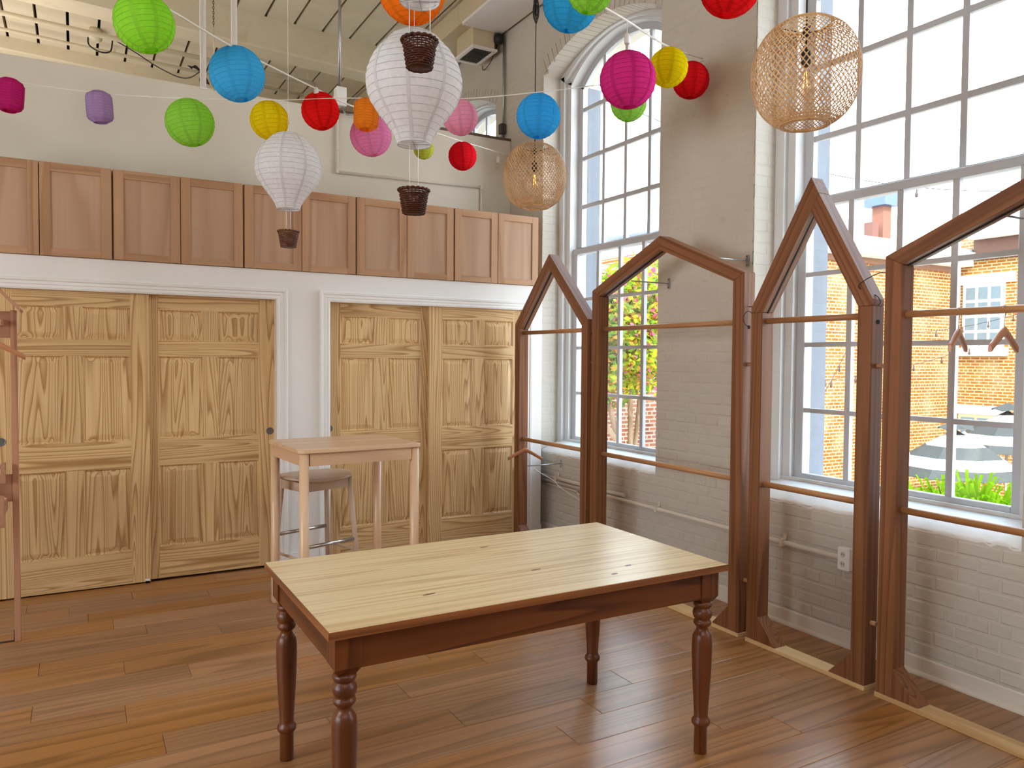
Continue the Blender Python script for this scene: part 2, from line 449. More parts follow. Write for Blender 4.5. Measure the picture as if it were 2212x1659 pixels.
# ---- windows
def window(n, c):
    W = empty('window_%d' % n, (3.98, c, SILL), kind='structure')
    # box frame: outer casing step, inner stop, arched head
    def arched_band(x0, x1, ho, ao, hi, ai, zb):
        m = MB(); N = 28
        m.box(x0, x1, c-ho, c-hi, zb, ao(ho)); m.box(x0, x1, c+hi, c+ho, zb, ao(ho))
        for i in range(N):
            d0, d1 = -ho+2*ho*i/N, -ho+2*ho*(i+1)/N
            k0, k1 = d0*hi/ho, d1*hi/ho
            m.prism([(c+k0, ai(k0)), (c+k1, ai(k1)), (c+d1, ao(d1)), (c+d0, ao(d0))], 'x', x0, x1)
        # close the corner between jamb and head
        for sgn in (-1, 1):
            m.prism([(c+sgn*hi, ai(hi)), (c+sgn*ho, ao(ho)), (c+sgn*hi, ao(ho)-.0)], 'x', x0, x1)
        return m
    a1 = arch(HW+.001, 4.19, 4.402); a2 = arch(.745, 4.135, 4.385); a3 = arch(.690, 4.10, 4.372); a4 = arch(.628, 4.06, 4.325)
    arched_band(3.925, 4.16, HW+.002, a1, .745, a2, SILL).build('casing', M_REVEAL, W)
    arched_band(3.965, 4.15, .747, a2, .690, a3, SILL).build('jamb', M_REVEAL, W)
    MB().prism([(3.955, SILL+.02), (4.30, SILL-.01), (4.30, SILL+.03), (4.14, SILL+.06), (3.955, SILL+.085)], 'y', c-.745, c+.745).build('stool', M_REVEAL, W)
    for sg in (-1, 1): box('outer_lining', plain('weathered_grey', (104, 108, 116), .8), W, 4.165, 4.31, min(c+sg*.705, c+sg*(HW+.002)), max(c+sg*.705, c+sg*(HW+.002)), SILL, 4.12)
    cols = [-.628, -.3125, 0, .3125, .628]
    mw2 = .018
    # upper sash (outer track)
    xa, xb = 4.055, 4.095
    us = arched_band(xa, xb, .690, a3, .628, a4, 2.56)
    us.box(xa, xb, c-.69, c+.69, 2.56, 2.625)
    us = us.build('upper_sash', M_SASH, W)
    zr = [2.625, 2.995, 3.435, 3.877]
    for d in cols[1:4]:
        box('muntin', M_SASH, us, xa+.006, xb-.004, c+d-mw2, c+d+mw2, 2.62, a4(d)+.01)
    for z in zr[1:]:
        box('muntin', M_SASH, us, xa+.008, xb-.006, c-.63, c+.63, z-mw2, z+mw2)
    xg = (xa+xb)/2+.004
    for i in range(4):
        y0, y1 = cols[i], cols[i+1]
        for j in range(4):
            z0 = zr[j]
            if j < 3: poly = [(c+y0, z0), (c+y1, z0), (c+y1, zr[j+1]), (c+y0, zr[j+1])]
            else: poly = [(c+y0, z0), (c+y1, z0)]+[(c+y1+(y0-y1)*k/6, a4(y1+(y0-y1)*k/6)+.005) for k in range(7)]
            MB().prism(poly, 'x', xg, xg+.003).build('pane', M_GLASS, us)
    # lower sash (inner track)
    xa, xb = 4.005, 4.045
    m = MB()
    m.box(xa, xb, c-.69, c-.628, .83, 2.60); m.box(xa, xb, c+.628, c+.69, .83, 2.60)
    m.box(xa-.004, xb, c-.69, c+.69, 2.555, 2.607); m.box(xa, xb, c-.628, c+.628, .83, .885)
    ls = m.build('lower_sash', M_SASH, W, bevel=.004)
    zr = [.885, 1.285, 1.70, 2.14, 2.555]
    for d in cols[1:4]: box('muntin', M_SASH, ls, xa+.006, xb-.004, c+d-mw2, c+d+mw2, .88, 2.56)
    for z in zr[1:4]: box('muntin', M_SASH, ls, xa+.008, xb-.006, c-.63, c+.63, z-.014, z+.014)
    xg = (xa+xb)/2+.004
    for i in range(4):
        for j in range(4):
            MB().prism([(c+cols[i], zr[j]), (c+cols[i+1], zr[j]), (c+cols[i+1], zr[j+1]), (c+cols[i], zr[j+1])], 'x', xg, xg+.003).build('pane', M_GLASS, ls)
    m = MB().box(3.985, 4.006, c-.20, c-.13, .835, .850); m.box(3.985, 3.992, c-.205, c-.125, .828, .838)
    m.build('sash_lift', M_SASH, ls)
for n, c in enumerate(WINC): window([4, 2, 1, 3][n], c)

# ---- other walls
M_BACK = paint('far_room_paint', (142, 134, 122), .7, .2)
box('wall_rear', M_BACK, None, -4.0, XO, -3.15, -3.0, 0, 5.55, kind='structure')
mb = MB(); y = -3.15
for c in (.9, 2.9):
    mb.box(-4.2, -4.0, y, c-.8, 0, 5.55); mb.box(-4.2, -4.0, c-.8, c+.8, 0, .9); mb.box(-4.2, -4.0, c-.8, c+.8, 3.2, 5.55); y = c+.8
mb.box(-4.2, -4.0, y, 11.2, 0, 5.55); mb.build('wall_left', M_BACK, None, kind='structure')
box('wall_far', M_UPPER, None, -4.0, XR+.2, YF+.16, YF+.3, 0, 5.55, kind='structure')
# closet wall with two openings
O1, O2, HD = (-.50, 1.318), (1.702, 3.475), 2.04
mb = MB()
for a, b in ((-4.0, O1[0]), (O1[1], O2[0]), (O2[1], 3.655)): mb.box(a, b, YB, YB+.14, 0, 2.247)
for a, b in (O1, O2): mb.box(a, b, YB, YB+.14, HD, 2.247)
mb.box(-4.0, 3.655, YB+.14, YP-.06, 2.20, 2.247)
mb.build('wall_back', M_WALLW, None, kind='structure')
mb = MB().box(-4.0, XR, YP-.05, YP+.06, 0, 3.735).box(-4.0, 1.9, YP-.05, YP+.06, 3.735, 3.757); wu = mb.build('wall_upper', M_UPPER, None, kind='structure')
box('cap', plain('dark_cap', (92, 74, 56), .7), wu, 1.9, XR-.002, YP-.06, YP+.07, 3.735, 3.757)

# ---- ceiling
cb = MB()
cb.add([(-4.0, -3, ceil_z(-4)+.13), (XO, -3, ceil_z(XO)+.13), (XO, 11.2, ceil_z(XO)+.13), (-4, 11.2, ceil_z(-4)+.13),
        (-4.0, -3, ceil_z(-4)+.3), (XO, -3, ceil_z(XO)+.3), (XO, 11.2, ceil_z(XO)+.3), (-4, 11.2, ceil_z(-4)+.3)],
       [(0, 1, 2, 3), (7, 6, 5, 4), (0, 4, 5, 1), (1, 5, 6, 2), (2, 6, 7, 3), (3, 7, 4, 0)])
ce = cb.build('ceiling', M_DARK, None, kind='structure')
x = -3.98-.25
xs = []
x = 1.750-.30*20
while x < XR:
    xs.append(x); x += .30
for x in xs:
    a, b = max(x+.0145, -3.99), min(x+.30-.0145, XR)
    if b-a < .03: continue
    for y0, y1 in ((-3, 2.4), (2.4, 8.5), (8.5, 10.85)):
        mb = MB(); vs = [(xx, yy, ceil_z(xx)+t) for t in (0, .132) for xx, yy in ((a, y0), (b, y0), (b, y1), (a, y1))]
        mb.add(vs, [(0, 1, 2, 3), (7, 6, 5, 4), (0, 4, 5, 1), (1, 5, 6, 2), (2, 6, 7, 3), (3, 7, 4, 0)])
        mb.build('plank', M_CEIL, ce)
def beam(y0, y1, h, label, tilt=.30, nm='ceiling_beam'):
    mb = MB(); x0, x1 = -3.99, XR-.002
    vs = []
    for xx in (x0, x1):
        zb = ceil_z(xx)-h
        vs += [(xx, y0, ceil_z(xx)), (xx, y0, zb), (xx, y0+.03, zb-.012), (xx, y1-.03, zb-.012), (xx, y1, zb), (xx, y1, ceil_z(xx))]
    fs = [(i, i+1, i+7, i+6) for i in range(5)]+[(5, 0, 6, 11), (5, 4, 3, 2, 1, 0), (6, 7, 8, 9, 10, 11)]
    mb.add(vs, fs); return mb.build(nm, M_BEAM, None, label=label, category='beam')
beam(8.34, 8.66, .315, 'cream painted timber beam crossing the ceiling behind the white hanging struts')
beam(10.63, 10.85, .14, 'shallow cream beam along the far edge of the ceiling above the partition')
beam(4.6, 4.92, .24, 'cream painted timber beam crossing overhead above the paper lanterns')

# ---- closet trim, baseboards
def casing(n, o):
    T = MB(); x0, x1 = o[0]+.012, o[1]-.012
    prof = [(0, 0), (0, .012), (.012, .017), (.030, .014), (.034, .019), (.052, .017), (.058, .024), (.074, .026), (.080, .021), (.084, .021), (.084, 0)]
    rs = []
    for off, t in prof:
        y = YB-t
        rs.append([(x0-off, y, 0), (x0-off, y, HD-.012+off), (x1+off, y, HD-.012+off), (x1+off, y, 0)])
    T.rings(rs, False, False, False, closed=False)
    # jamb lining of the opening
    T.box(o[0]-.001, o[0]+.012, YB-.001, YB+.14, 0, HD-.012); T.box(o[1]-.012, o[1]+.001, YB-.001, YB+.14, 0, HD-.012)
    T.box(o[0], o[1], YB-.001, YB+.14, HD-.012, HD+.001)
    T.build('trim_%d' % n, M_TRIM, None, kind='structure')
casing(1, O1); casing(2, O2)
mb = MB()
for a, b in ((O1[1]+.074, O2[0]-.074), (O2[1]+.074, 3.655)): mb.box(a, b, YB-.014, YB, 0, .10)
mb.build('baseboard_back', M_TRIM, None, kind='structure')
mb = MB().prism([(XR-.001, .012), (XR-.001, .093), (XR-.008, .093), (XR-.013, .086), (XR-.013, .012)], 'y', .5, 5.99)
mb.prism([(XR, 0), (XR-.031, 0), (XR-.030, .009), (XR-.025, .017), (XR-.014, .021), (XR, .021)], 'y', .5, 5.99)
mb.build('baseboard_right', M_BASEB, None, kind='structure')

# ================================================================== CLOSET DOORS
def door(n, x0, yf, pull):
    D = empty('door_%d' % n, (x0+.46, yf, .008), kind='structure')
    W = .921; T = .035; y1 = yf+T
    cx = [0, .117, .407, .514, .804, .921]
    zz = [.01, .235, .82, 1.01, 1.595, 1.705, 1.925, 2.027]
    for a, b in ((0, 1), (4, 5)): box('stile', PINE('Z'), D, x0+cx[a], x0+cx[b], yf, y1, zz[0], zz[7])
    for a, b in ((0, 1), (2, 3), (4, 5), (6, 7)): box('rail', PINE('X'), D, x0+cx[1], x0+cx[4], yf, y1, zz[a], zz[b])
    for a, b in ((1, 2), (3, 4), (5, 6)):
        box('mullion', PINE('Z'), D, x0+cx[2], x0+cx[3], yf, y1, zz[a], zz[b])
        for c, d in ((1, 2), (3, 4)):
            X0, X1, Z0, Z1 = x0+cx[c], x0+cx[d], zz[a], zz[b]
            m = MB(); rs = []
            for off, dp in ((0, .0), (.004, .004), (.011, .012), (.016, .012), (.018, .010), (.044, .003), (.047, .0022)):
                rs.append([(X0+off, yf+dp, Z0+off), (X1-off, yf+dp, Z0+off), (X1-off, yf+dp, Z1-off), (X0+off, yf+dp, Z1-off)])
            m.rings(rs, False, True, False)
            m.build('panel', PINE('Z'), D)
    px = x0+pull; m = MB()
    rs = [[(px+r*math.cos(2*PI*i/24), yf+dy, 1.035+r*math.sin(2*PI*i/24)) for i in range(24)] for r, dy in ((.027, 0), (.027, -.003), (.023, -.003), (.021, -.0008))]
    m.rings(rs, False, True, True); m.build('finger_pull', M_GREYP, D, label='round recessed grey finger pull')
door(1, -.480, YB+.020, .050)
door(2, .386, YB+.066, .886)
door(3, 1.700, YB+.066, .030)
door(4, 2.562, YB+.020, .87)
mb = MB().box(.405, .432, YB+.012, YB+.05, 0, .016); mb.box(.405, .432, YB+.012, YB+.018, .0, .03)
mb.build('door_guide', M_WHITEP, None, label='small white floor guide between the two left sliding closet doors', category='door guide')

# ================================================================== WALL CABINETS
CX = [-.630, -.203, .221, .646, 1.073, 1.496, 1.922, 2.347, 2.772, 3.189, 3.605]
CL = ['leftmost wooden wall cabinet, its left door cut off by the picture edge',
      'second wooden wall cabinet from the left, above the left closet doors',
      'middle wooden wall cabinet of five, behind the small white balloon',
      'wooden wall cabinet behind the lower brown basket of the big white balloon',
      'rightmost wooden wall cabinet, next to the brick window wall']
for k in range(5):
    a, b = CX[2*k], CX[2*k+2]
    Cb = empty('wall_cabinet', ((a+b)/2, 5.9, 2.247), label=CL[k], category='cabinet', group='wooden wall cabinets above the closets')
    z0, z1 = 2.247, 2.858
    m = MB()
    m.box(a+.002, a+.018, 5.905, 6.40, z0, z1); m.box(b-.018, b-.002, 5.905, 6.40, z0, z1)
    m.box(a+.018, b-.018, 5.905, 6.40, z1-.016, z1); m.box(a+.018, b-.018, 5.905, 6.40, z0, z0+.016); m.box(a+.018, b-.018, 6.385, 6.40, z0+.016, z1-.016)
    m.build('body', CABW('Z'), Cb)
    for c, d in ((CX[2*k], CX[2*k+1]), (CX[2*k+1], CX[2*k+2])):
        x0, x1 = c+.0025+(.004 if c == a else 0), d-.0025-(.004 if d == b else 0)
        if c == a: pass
        yf, y1 = 5.880, 5.902; s = .062; q0, q1 = z0+.004, z1
        Dr = empty('door', ((x0+x1)/2, yf, q0), Cb)
        box('stile', CABW('Z'), Dr, x0, x0+s, yf, y1, q0, q1, .0012); box('stile', CABW('Z'), Dr, x1-s, x1, yf, y1, q0, q1, .0012)
        box('rail', CABW('X'), Dr, x0+s, x1-s, yf, y1, q0, q0+.048, .0012); box('rail', CABW('X'), Dr, x0+s, x1-s, yf, y1, q1-.058, q1, .0012)
        box('panel', CABP('Z'), Dr, x0+s-.002, x1-s+.002, yf+.010, yf+.016, q0+.046, q1-.056)

# ================================================================== DINING TABLE
TX0, TX1, TY0, TY1, TZ = .645, 2.265, 2.225, 3.115, .78
Tb = empty('dining_table', ((TX0+TX1)/2, (TY0+TY1)/2, 0), label='pine dining table with pale top and turned reddish-brown legs', category='table')
nb = 8; bw = (TY1-TY0)/nb
for i in range(nb):
    box('top_board', TTOP('X'), Tb, TX0, TX1, TY0+bw*i, TY0+bw*(i+1), TZ-.024, TZ)
for kx, ky, kl, kw in ((1.055, 2.43, .026, .006), (1.545, 2.52, .024, .006), (1.53, 2.93, .022, .006), (1.90, 2.40, .018, .009), (1.78, 2.33, .016, .008)):
    MB().prism([(kx+kl*math.cos(2*PI*i/16), ky+kw*math.sin(2*PI*i/16)+kl*.12*math.cos(2*PI*i/16)) for i in range(16)], 'z', TZ-.002, TZ+.0003).build('knot', plain('knot_brown', (112, 74, 46), .4), Tb)
ins = .024
for a, b, c, d, ax in ((TX0-.003, TX1+.003, TY0-.003, TY0, 'X'), (TX0-.003, TX1+.003, TY1, TY1+.003, 'X'), (TX0-.003, TX0, TY0, TY1, 'Y'), (TX1, TX1+.003, TY0, TY1, 'Y')):
    box('edge_band', wood('edge_stain', (150, 92, 50), (112, 64, 32), ax, 6, 8, .05, .12, .35, .4, .04, 80), Tb, a, b, c, d, TZ-.026, TZ-.0006)
for a, b, c, d, ax in ((TX0+.10, TX1-.10, TY0+ins+.006, TY0+ins+.028, 'X'), (TX0+.10, TX1-.10, TY1-ins-.028, TY1-ins-.006, 'X'),
                       (TX0+ins+.006, TX0+ins+.028, TY0+.10, TY1-.10, 'Y'), (TX1-ins-.028, TX1-ins-.006, TY0+.10, TY1-.10, 'Y')):
    box('apron', TLEG(ax), Tb, a, b, c, d, TZ-.136, TZ-.026, .001)
prof = [(.024, 0), (.0265, .004), (.0265, .108), (.029, .112), (.036, .120), (.038, .129), (.036, .138), (.029, .146), (.0275, .155), (.030, .20), (.0345, .27), (.0385, .345),
        (.0405, .42), (.0400, .46), (.0375, .485), (.031, .497), (.026, .503), (.0235, .510), (.0225, .518), (.028, .523), (.034, .530), (.0365, .537), (.034, .545), (.028, .550),
        (.0345, .557), (.0385, .567), (.0395, .577), (.037, .588), (.030, .596), (.0285, .599), (.035, .604), (.0385, .612), (.036, .621), (.030, .626)]
for lx, ly in ((TX0+ins+.043, TY0+ins+.043), (TX1-ins-.043, TY0+ins+.043), (TX0+ins+.043, TY1-ins-.043), (TX1-ins-.043, TY1-ins-.043)):
    m = MB().lathe(prof, 36, c=(lx, ly, 0))
    h = .043; rs = []
    for q, z in ((.027, .625), (h, .650), (h, TZ-.026)): rs.append([(lx-q, ly-q, z), (lx+q, ly-q, z), (lx+q, ly+q, z), (lx-q, ly+q, z)])
    m.rings(rs, True, True, False)
    m.build('leg', TLEG('Z'), Tb)

# ================================================================== BAR TABLE AND STOOL
def rounded_rect(cx, cy, hx, hy, r, n=6):
    p = []
    for sx_, sy_, a0 in ((1, 1, 0), (-1, 1, 90), (-1, -1, 180), (1, -1, 270)):
        for k in range(n+1):
            a = math.radians(a0+90*k/n); p.append((cx+sx_*(hx-r)+r*math.cos(a), cy+sy_*(hy-r)+r*math.sin(a)))
    return p
bc = (1.486, 4.793, 0); BR = math.radians(3.5)
Bt = empty('bar_table', bc, label='tall narrow birch bar table in front of the closet doors', category='table')
hx, hy, zt = .395, .335, 1.06
MB().prism(rounded_rect(bc[0], bc[1], hx, hy, .045), 'z', zt-.024, zt).rotz(BR, bc).build('top', BIRCH('X'), Bt, bevel=.003)
for x0, x1, y0, y1, ax in ((-hx+.07, hx-.07, -hy+.022, -hy+.042, 'X'), (-hx+.07, hx-.07, hy-.042, hy-.022, 'X'), (-hx+.022, -hx+.042, -hy+.07, hy-.07, 'Y'), (hx-.042, hx-.022, -hy+.07, hy-.07, 'Y')):
    MB().box(bc[0]+x0, bc[0]+x1, bc[1]+y0, bc[1]+y1, zt-.100, zt-.024).rotz(BR, bc).build('apron', BIRCH(ax), Bt)
for sx_ in (-1, 1):
    for sy_ in (-1, 1):
        c = (bc[0]+sx_*(hx-.040), bc[1]+sy_*(hy-.040), 0)
        MB().lathe([(.024, 0), (.027, .004), (.028, .3), (.028, zt-.025)], 24, c=c).rotz(BR, bc).build('leg', BIRCH('Z'), Bt)
sc = (1.405, 5.16, 0); SR = math.radians(18); sz = .815
St = empty('bar_stool', sc, label='pale birch bar stool with chrome footrests tucked under the bar table', category='stool')
STW = lambda ax: wood('stool_birch', (205, 178, 152), (190, 160, 132), ax, 2.0, 4, .06, .05, .4, .4, .03, 90)
m = MB(); nx, ny = 20, 16
rs = []
for half in (0, 1):
    pass
def seat_pt(u, v, top):
    x = .225*u*(1-.10*v*v); y = .19*v*(1-.14*u*u)
    z = sz-.010+.006*u*u-.008*max(0, -v)**2-(0 if top else .014)
    return (sc[0]+x, sc[1]+y, z)
grid = []
for t in (True, False):
    for j in range(ny+1):
        for i in range(nx+1):
            u, v = -1+2*i/nx, -1+2*j/ny
            # squircle mapping gives round corners
            uu = u*math.sqrt(1-.35*v*v); vv = v*math.sqrt(1-.35*u*u)
            grid.append(seat_pt(uu*1.12, vv*1.12, t))
N1 = (nx+1)*(ny+1); fs = []
for j in range(ny):
    for i in range(nx):
        a = j*(nx+1)+i; q = (a, a+1, a+nx+2, a+nx+1); fs.append(q); fs.append(tuple(k+N1 for k in q[::-1]))
edge = [i for i in range(nx+1)]+[j*(nx+1)+nx for j in range(1, ny+1)]+[ny*(nx+1)+i for i in range(nx-1, -1, -1)]+[j*(nx+1) for j in range(ny-1, 0, -1)]
for k in range(len(edge)):
    a, b = edge[k], edge[(k+1) % len(edge)]; fs.append((a, a+N1, b+N1, b))
m.add(grid, fs, True); m.rotz(SR, sc).build('seat', STW('X'), St)
tops = {}
for sx_ in (-1, 1):
    for sy_ in (-1, 1):
        t = Vector((sc[0]+sx_*.175, sc[1]+sy_*.135, sz-.035)); b = Vector((sc[0]+sx_*.225, sc[1]+sy_*.19, 0)); tops[sx_, sy_] = (t, b)
        MB().tube([b, b.lerp(t, .5), t], [.0145, .0175, .0185], 16).rotz(SR, sc).build('leg', STW('Z'), St)
P = lambda k, z: tops[k][1].lerp(tops[k][0], z/(sz-.035))
for sy_ in (-1, 1):
    y = sc[1]+sy_*.135
    MB().box(sc[0]-.165, sc[0]+.165, y-.009, y+.009, sz-.098, sz-.034).rotz(SR, sc).build('seat_rail', STW('X'), St)
    z = .36 if sy_ < 0 else .40
    MB().tube([P((-1, sy_), z), P((1, sy_), z)], .0125, 16).rotz(SR, sc).build('footrest', M_CHROME, St, label='chrome footrest bar')
for sx_ in (-1, 1):
    x = sc[0]+sx_*.175
    MB().box(x-.009, x+.009, sc[1]-.125, sc[1]+.125, sz-.098, sz-.040).rotz(SR, sc).build('seat_rail', STW('Y'), St)
    MB().tube([P((sx_, -1), .28), P((sx_, 1), .28)], .009, 12).rotz(SR, sc).build('stretcher', STW('Y'), St)

# ================================================================== HOUSE-SHAPED CLOTHES FRAMES
FX0, FX1 = 3.305, 3.395
def house_frame(y0, y1, sh, za, ya, wd, iz, label, rods=True, lap=False):
    """y0 near end, y1 far end, sh shoulder height, za apex height, iz inner apex height"""
    H = empty('garment_rack', (3.35, (y0+y1)/2, 0), label=label, category='clothes rack', group='house-shaped timber clothes frames')
    ish = sh-.045
    box('base_plate', FIRP('Y'), H, FX0-.004, FX1+.004, y0-.004, y1+.004, 0, .022, .001)
    if lap:
        MB().prism([(y0, .022), (y0+wd, .022), (y0+wd, sh-.02), (y0, sh-.02)], 'x', FX0, FX1).build('post', FIR('Z'), H, bevel=.0025)
        MB().prism([(y1, .022), (y1-wd, .022), (y1-wd, sh-.02), (y1, sh-.02)], 'x', FX0, FX1).build('post', FIR('Z'), H, bevel=.0025)
        MB().prism([(y1, sh-.0195), (y1, sh+.012), (ya, za), (ya-wd*.62, za-wd*1.15), (ya-.002, iz), (y1-wd, sh-.0195)], 'x', FX0, FX1).build('rafter', FIR('Y'), H, bevel=.0025, rotx=math.atan2(za-sh, ya-y1))
        MB().prism([(y0, sh-.0195), (y0+wd, sh-.0195), (ya-.003, iz-.001), (ya-wd*.625, za-wd*1.155), (y0, sh+.012)], 'x', FX0, FX1).build('rafter', FIR('Y'), H, bevel=.0025, rotx=math.atan2(za-sh, ya-y0))
    else:
        MB().prism([(y0, .022), (y0+wd, .022), (y0+wd, ish), (y0, sh)], 'x', FX0, FX1).build('post', FIR('Z'), H, bevel=.0025)
        MB().prism([(y1, .022), (y1-wd, .022), (y1-wd, ish), (y1, sh)], 'x', FX0, FX1).build('post', FIR('Z'), H, bevel=.0025)
        MB().prism([(y1, sh+.0005), (ya+.0004, za), (ya+.0004, iz), (y1-wd, ish+.0005)], 'x', FX0, FX1).build('rafter', FIR('Y'), H, bevel=.0025, rotx=math.atan2(za-sh, ya-y1))
        MB().prism([(y0, sh+.0005), (ya-.0004, za), (ya-.0004, iz), (y0+wd, ish+.0005)], 'x', FX0, FX1).build('rafter', FIR('Y'), H, bevel=.0025, rotx=math.atan2(za-sh, ya-y0))
    # light channel under each rafter
    for yy in (y0+wd, y1-wd):
        a = Vector((0, yy, ish-.001 if not lap else sh-.022)); b = Vector((0, ya, iz-.001)); n = 3e-3
        MB().prism([(a.y, a.z), (b.y, b.z), (b.y, b.z-n), (a.y, a.z-n)], 'x', 3.344, 3.356).build('light_channel', M_DARK, H)
    for a, sg in ((y0+wd, 1), (y1-wd, -1)):
        MB().prism([(a, .022), (a+sg*.128, .022), (a, .158)], 'x', FX0+.002, FX1-.002).build('gusset', FIR('Z'), H, bevel=.0015)
    for z in (1.818, .905):
        MB().tube([(3.35, y0+wd-.012, z), (3.35, y1-wd+.012, z)], .0165, 20).build('rod', DOWEL('Y'), H)
    for z in (1.576, .328):
        MB().tube([(3.35, y0-.030, z), (3.35, y0+.012, z)], .0115, 14).build('peg', DOWEL('Y'), H)
    MB().tube([(3.35, y0-.0015, 1.788), (3.35, y0+.006, 1.788)], .011, 16).build('bore_hole', M_DARK, H)
    return H
house_frame(4.690, 5.775, 1.895, 2.440, 5.237, .080, 2.325, 'farthest house-shaped timber clothes frame, narrow with steep gable, beside the closets', lap=False)
house_frame(3.157, 4.636, 2.100, 2.405, 3.895, .086, 2.316, 'wide house-shaped timber clothes frame before the brick pillar between the windows')
house_frame(2.343, 3.098, 1.885, 2.548, 2.713, .079, 2.374, 'narrow steep timber clothes frame in front of the nearer tall window', lap=True)
house_frame(.802, 2.281, 2.090, 2.395, 1.541, .086, 2.306, 'nearest wide timber clothes frame, cut off by the right picture edge')

def wall_bracket(y, z, label):
    B = empty('wall_bracket', (XR, y, z), label=label, category='bracket', group='steel wall ties of the clothes frames')
    box('plate', M_METAL, B, XR-.0075, XR-.003, y-.011, y+.011, z-.038, z+.038, .001)
    MB().tube([(XR-.006, y, z), (FX1-.001, y, z)], .0045, 10).build('rod', M_METAL, B)
    for dz in (-.027, .027): MB().tube([(XR-.0078, y, z+dz), (XR-.0070, y, z+dz)], .0045, 10).build('screw', M_BLACK, B)
wall_bracket(4.292, 2.150, 'steel wall tie of the wide frame, beside the far window opening')
wall_bracket(3.544, 2.235, 'steel wall tie above the right shoulder of the wide frame')
wall_bracket(5.691, .668, 'steel wall tie of the farthest frame, just below the window sill')
wall_bracket(1.80, 2.215, 'steel wall tie behind the gable of the nearest frame')

# ---- wooden coat hangers
def hanger(top, ang, span, label, hook=True):
    """top: point on the rod axis; ang: direction of the bar about z"""
    top = Vector(top)
    Hg = empty('coat_hanger', top, label=label, category='hanger')
    zc = top.z-.088; n = 14; rs = []
    for i in range(2*n+1):
        t = -1+i/n; s = abs(t)
        x = t*span/2; z = zc-.082*s**1.1*(span/.30)
        w2 = .017-.004*s+.004*max(0, s-.85)/.15; th = .008-.001*s
        if s > .97: w2 *= .72
        if s < .12: z -= .004*(1-s/.12)*0
        tilt = math.atan2(-.10*(1 if t > 0 else -1)*(s > .05), 1)
        rs.append([(x+w2*math.sin(-tilt)*0, -th, z-w2), (x, -th*1.0, z+w2*.8), (x, -th*.4, z+w2), (x, th*.4, z+w2), (x, th, z+w2*.8), (x, th, z-w2), (x, th*.4, z-w2*1.15), (x, -th*.4, z-w2*1.15)])
    m = MB(); m.rings(rs, True, True, True)
    m.tf(Matrix.Translation(Vector((top.x, top.y, 0))) @ Matrix.Rotation(ang, 4, 'Z')); m.build('bar', HANG('X'), Hg)
    pts = [(0, 0, zc+.012), (0, 0, zc+.040)]
    for k in range(13):
        a = math.radians(-70+k*20); pts.append((.0195*math.cos(a), 0, top.z+.0195*math.sin(a)*1.0))
    m = MB(); m.tube(pts, .0018, 8)
    m.tf(Matrix.Translation(Vector((top.x, top.y, 0))) @ Matrix.Rotation(ang, 4, 'Z')); m.build('hook', M_CHROME, Hg)
hanger((3.35, 5.660, .905), math.radians(-32), .30, 'wooden coat hanger on the low rod of the farthest frame')
hanger((3.35, 1.955, 1.818), math.radians(17), .27, 'wooden coat hanger seen end-on, left of two on the nearest frame')
hanger((3.35, 1.765, 1.818), math.radians(8), .28, 'wooden coat hanger, right of two on the nearest frame')

# ---- rack at the left edge
Rk = empty('clothes_rack', (-.72, 5.05, 0), label='small house-roofed wooden clothes rack at the left picture edge', category='clothes rack')
for x0 in (-.316, -1.19): box('leg', RACK('Z'), Rk, x0, x0+.030, 5.035, 5.068, 0, 1.845, .002)
for z0, z1 in ((1.692, 1.838), (.787, .937)): box('crossboard', RACK('X'), Rk, -1.16, -.3165, 5.042, 5.060, z0, z1, .001)
box('crossboard', RACK('X'), Rk, -1.19, -.336, 4.745, 4.765, .699, .864, .001)
for sg in (1, -1):
    ap = (-.738, 2.40); e = (-.738+sg*.483, 1.832)
    nx_, nz_ = .6, .8
    poly = [(ap[0], ap[1]), (e[0], e[1]), (e[0]-sg*.004, e[1]-.014), (e[0]-sg*.030, e[1]-.0), (ap[0], ap[1]-.030)]
    MB().prism([(ap[0], ap[1]), (e[0], e[1]+.010), (e[0]-sg*.008, e[1]-.002), (ap[0], ap[1]-.026)], 'y', 4.84, 5.075).build('roof_board', RACK('X'), Rk, bevel=.002)
MB().tube([(-1.17, 4.90, 1.772), (-.345, 4.90, 1.772)], .011, 14).build('rod', RACK('X'), Rk)
box('rod_holder', RACK('Y'), Rk, -.365, -.345, 4.885, 5.042, 1.755, 1.79)
box('rod_holder', RACK('Y'), Rk, -1.19, -1.17, 4.885, 5.042, 1.755, 1.79)
MB().tube([(-1.17, 4.975, .99), (-.345, 4.975, .99)], .011, 14).build('rod', RACK('X'), Rk)
box('rod_holder', RACK('Y'), Rk, -.365, -.345, 4.96, 5.042, .90, 1.005)
box('rod_holder', RACK('Y'), Rk, -1.19, -1.17, 4.96, 5.042, .90, 1.005)
box('shelf_arm', RACK('Y'), Rk, -.356, -.338, 4.765, 5.042, .75, .80)
box('shelf_arm', RACK('Y'), Rk, -1.19, -1.172, 4.765, 5.042, .75, .80)
m = MB().box(-.40, -.3165, 5.045, 5.062, 0, .004); m.box(-.3205, -.3165, 5.045, 5.062, 0, .06); m.build('foot_bracket', M_BLACK, Rk, label='black metal angle bracket')
hanger((-.42, 4.90, 1.772), math.radians(6), .36, 'wooden coat hanger hanging on the rack at the left edge')
hanger((-.52, 4.975, .99), math.radians(0), .36, 'wooden coat hanger on the low rail of the left rack')

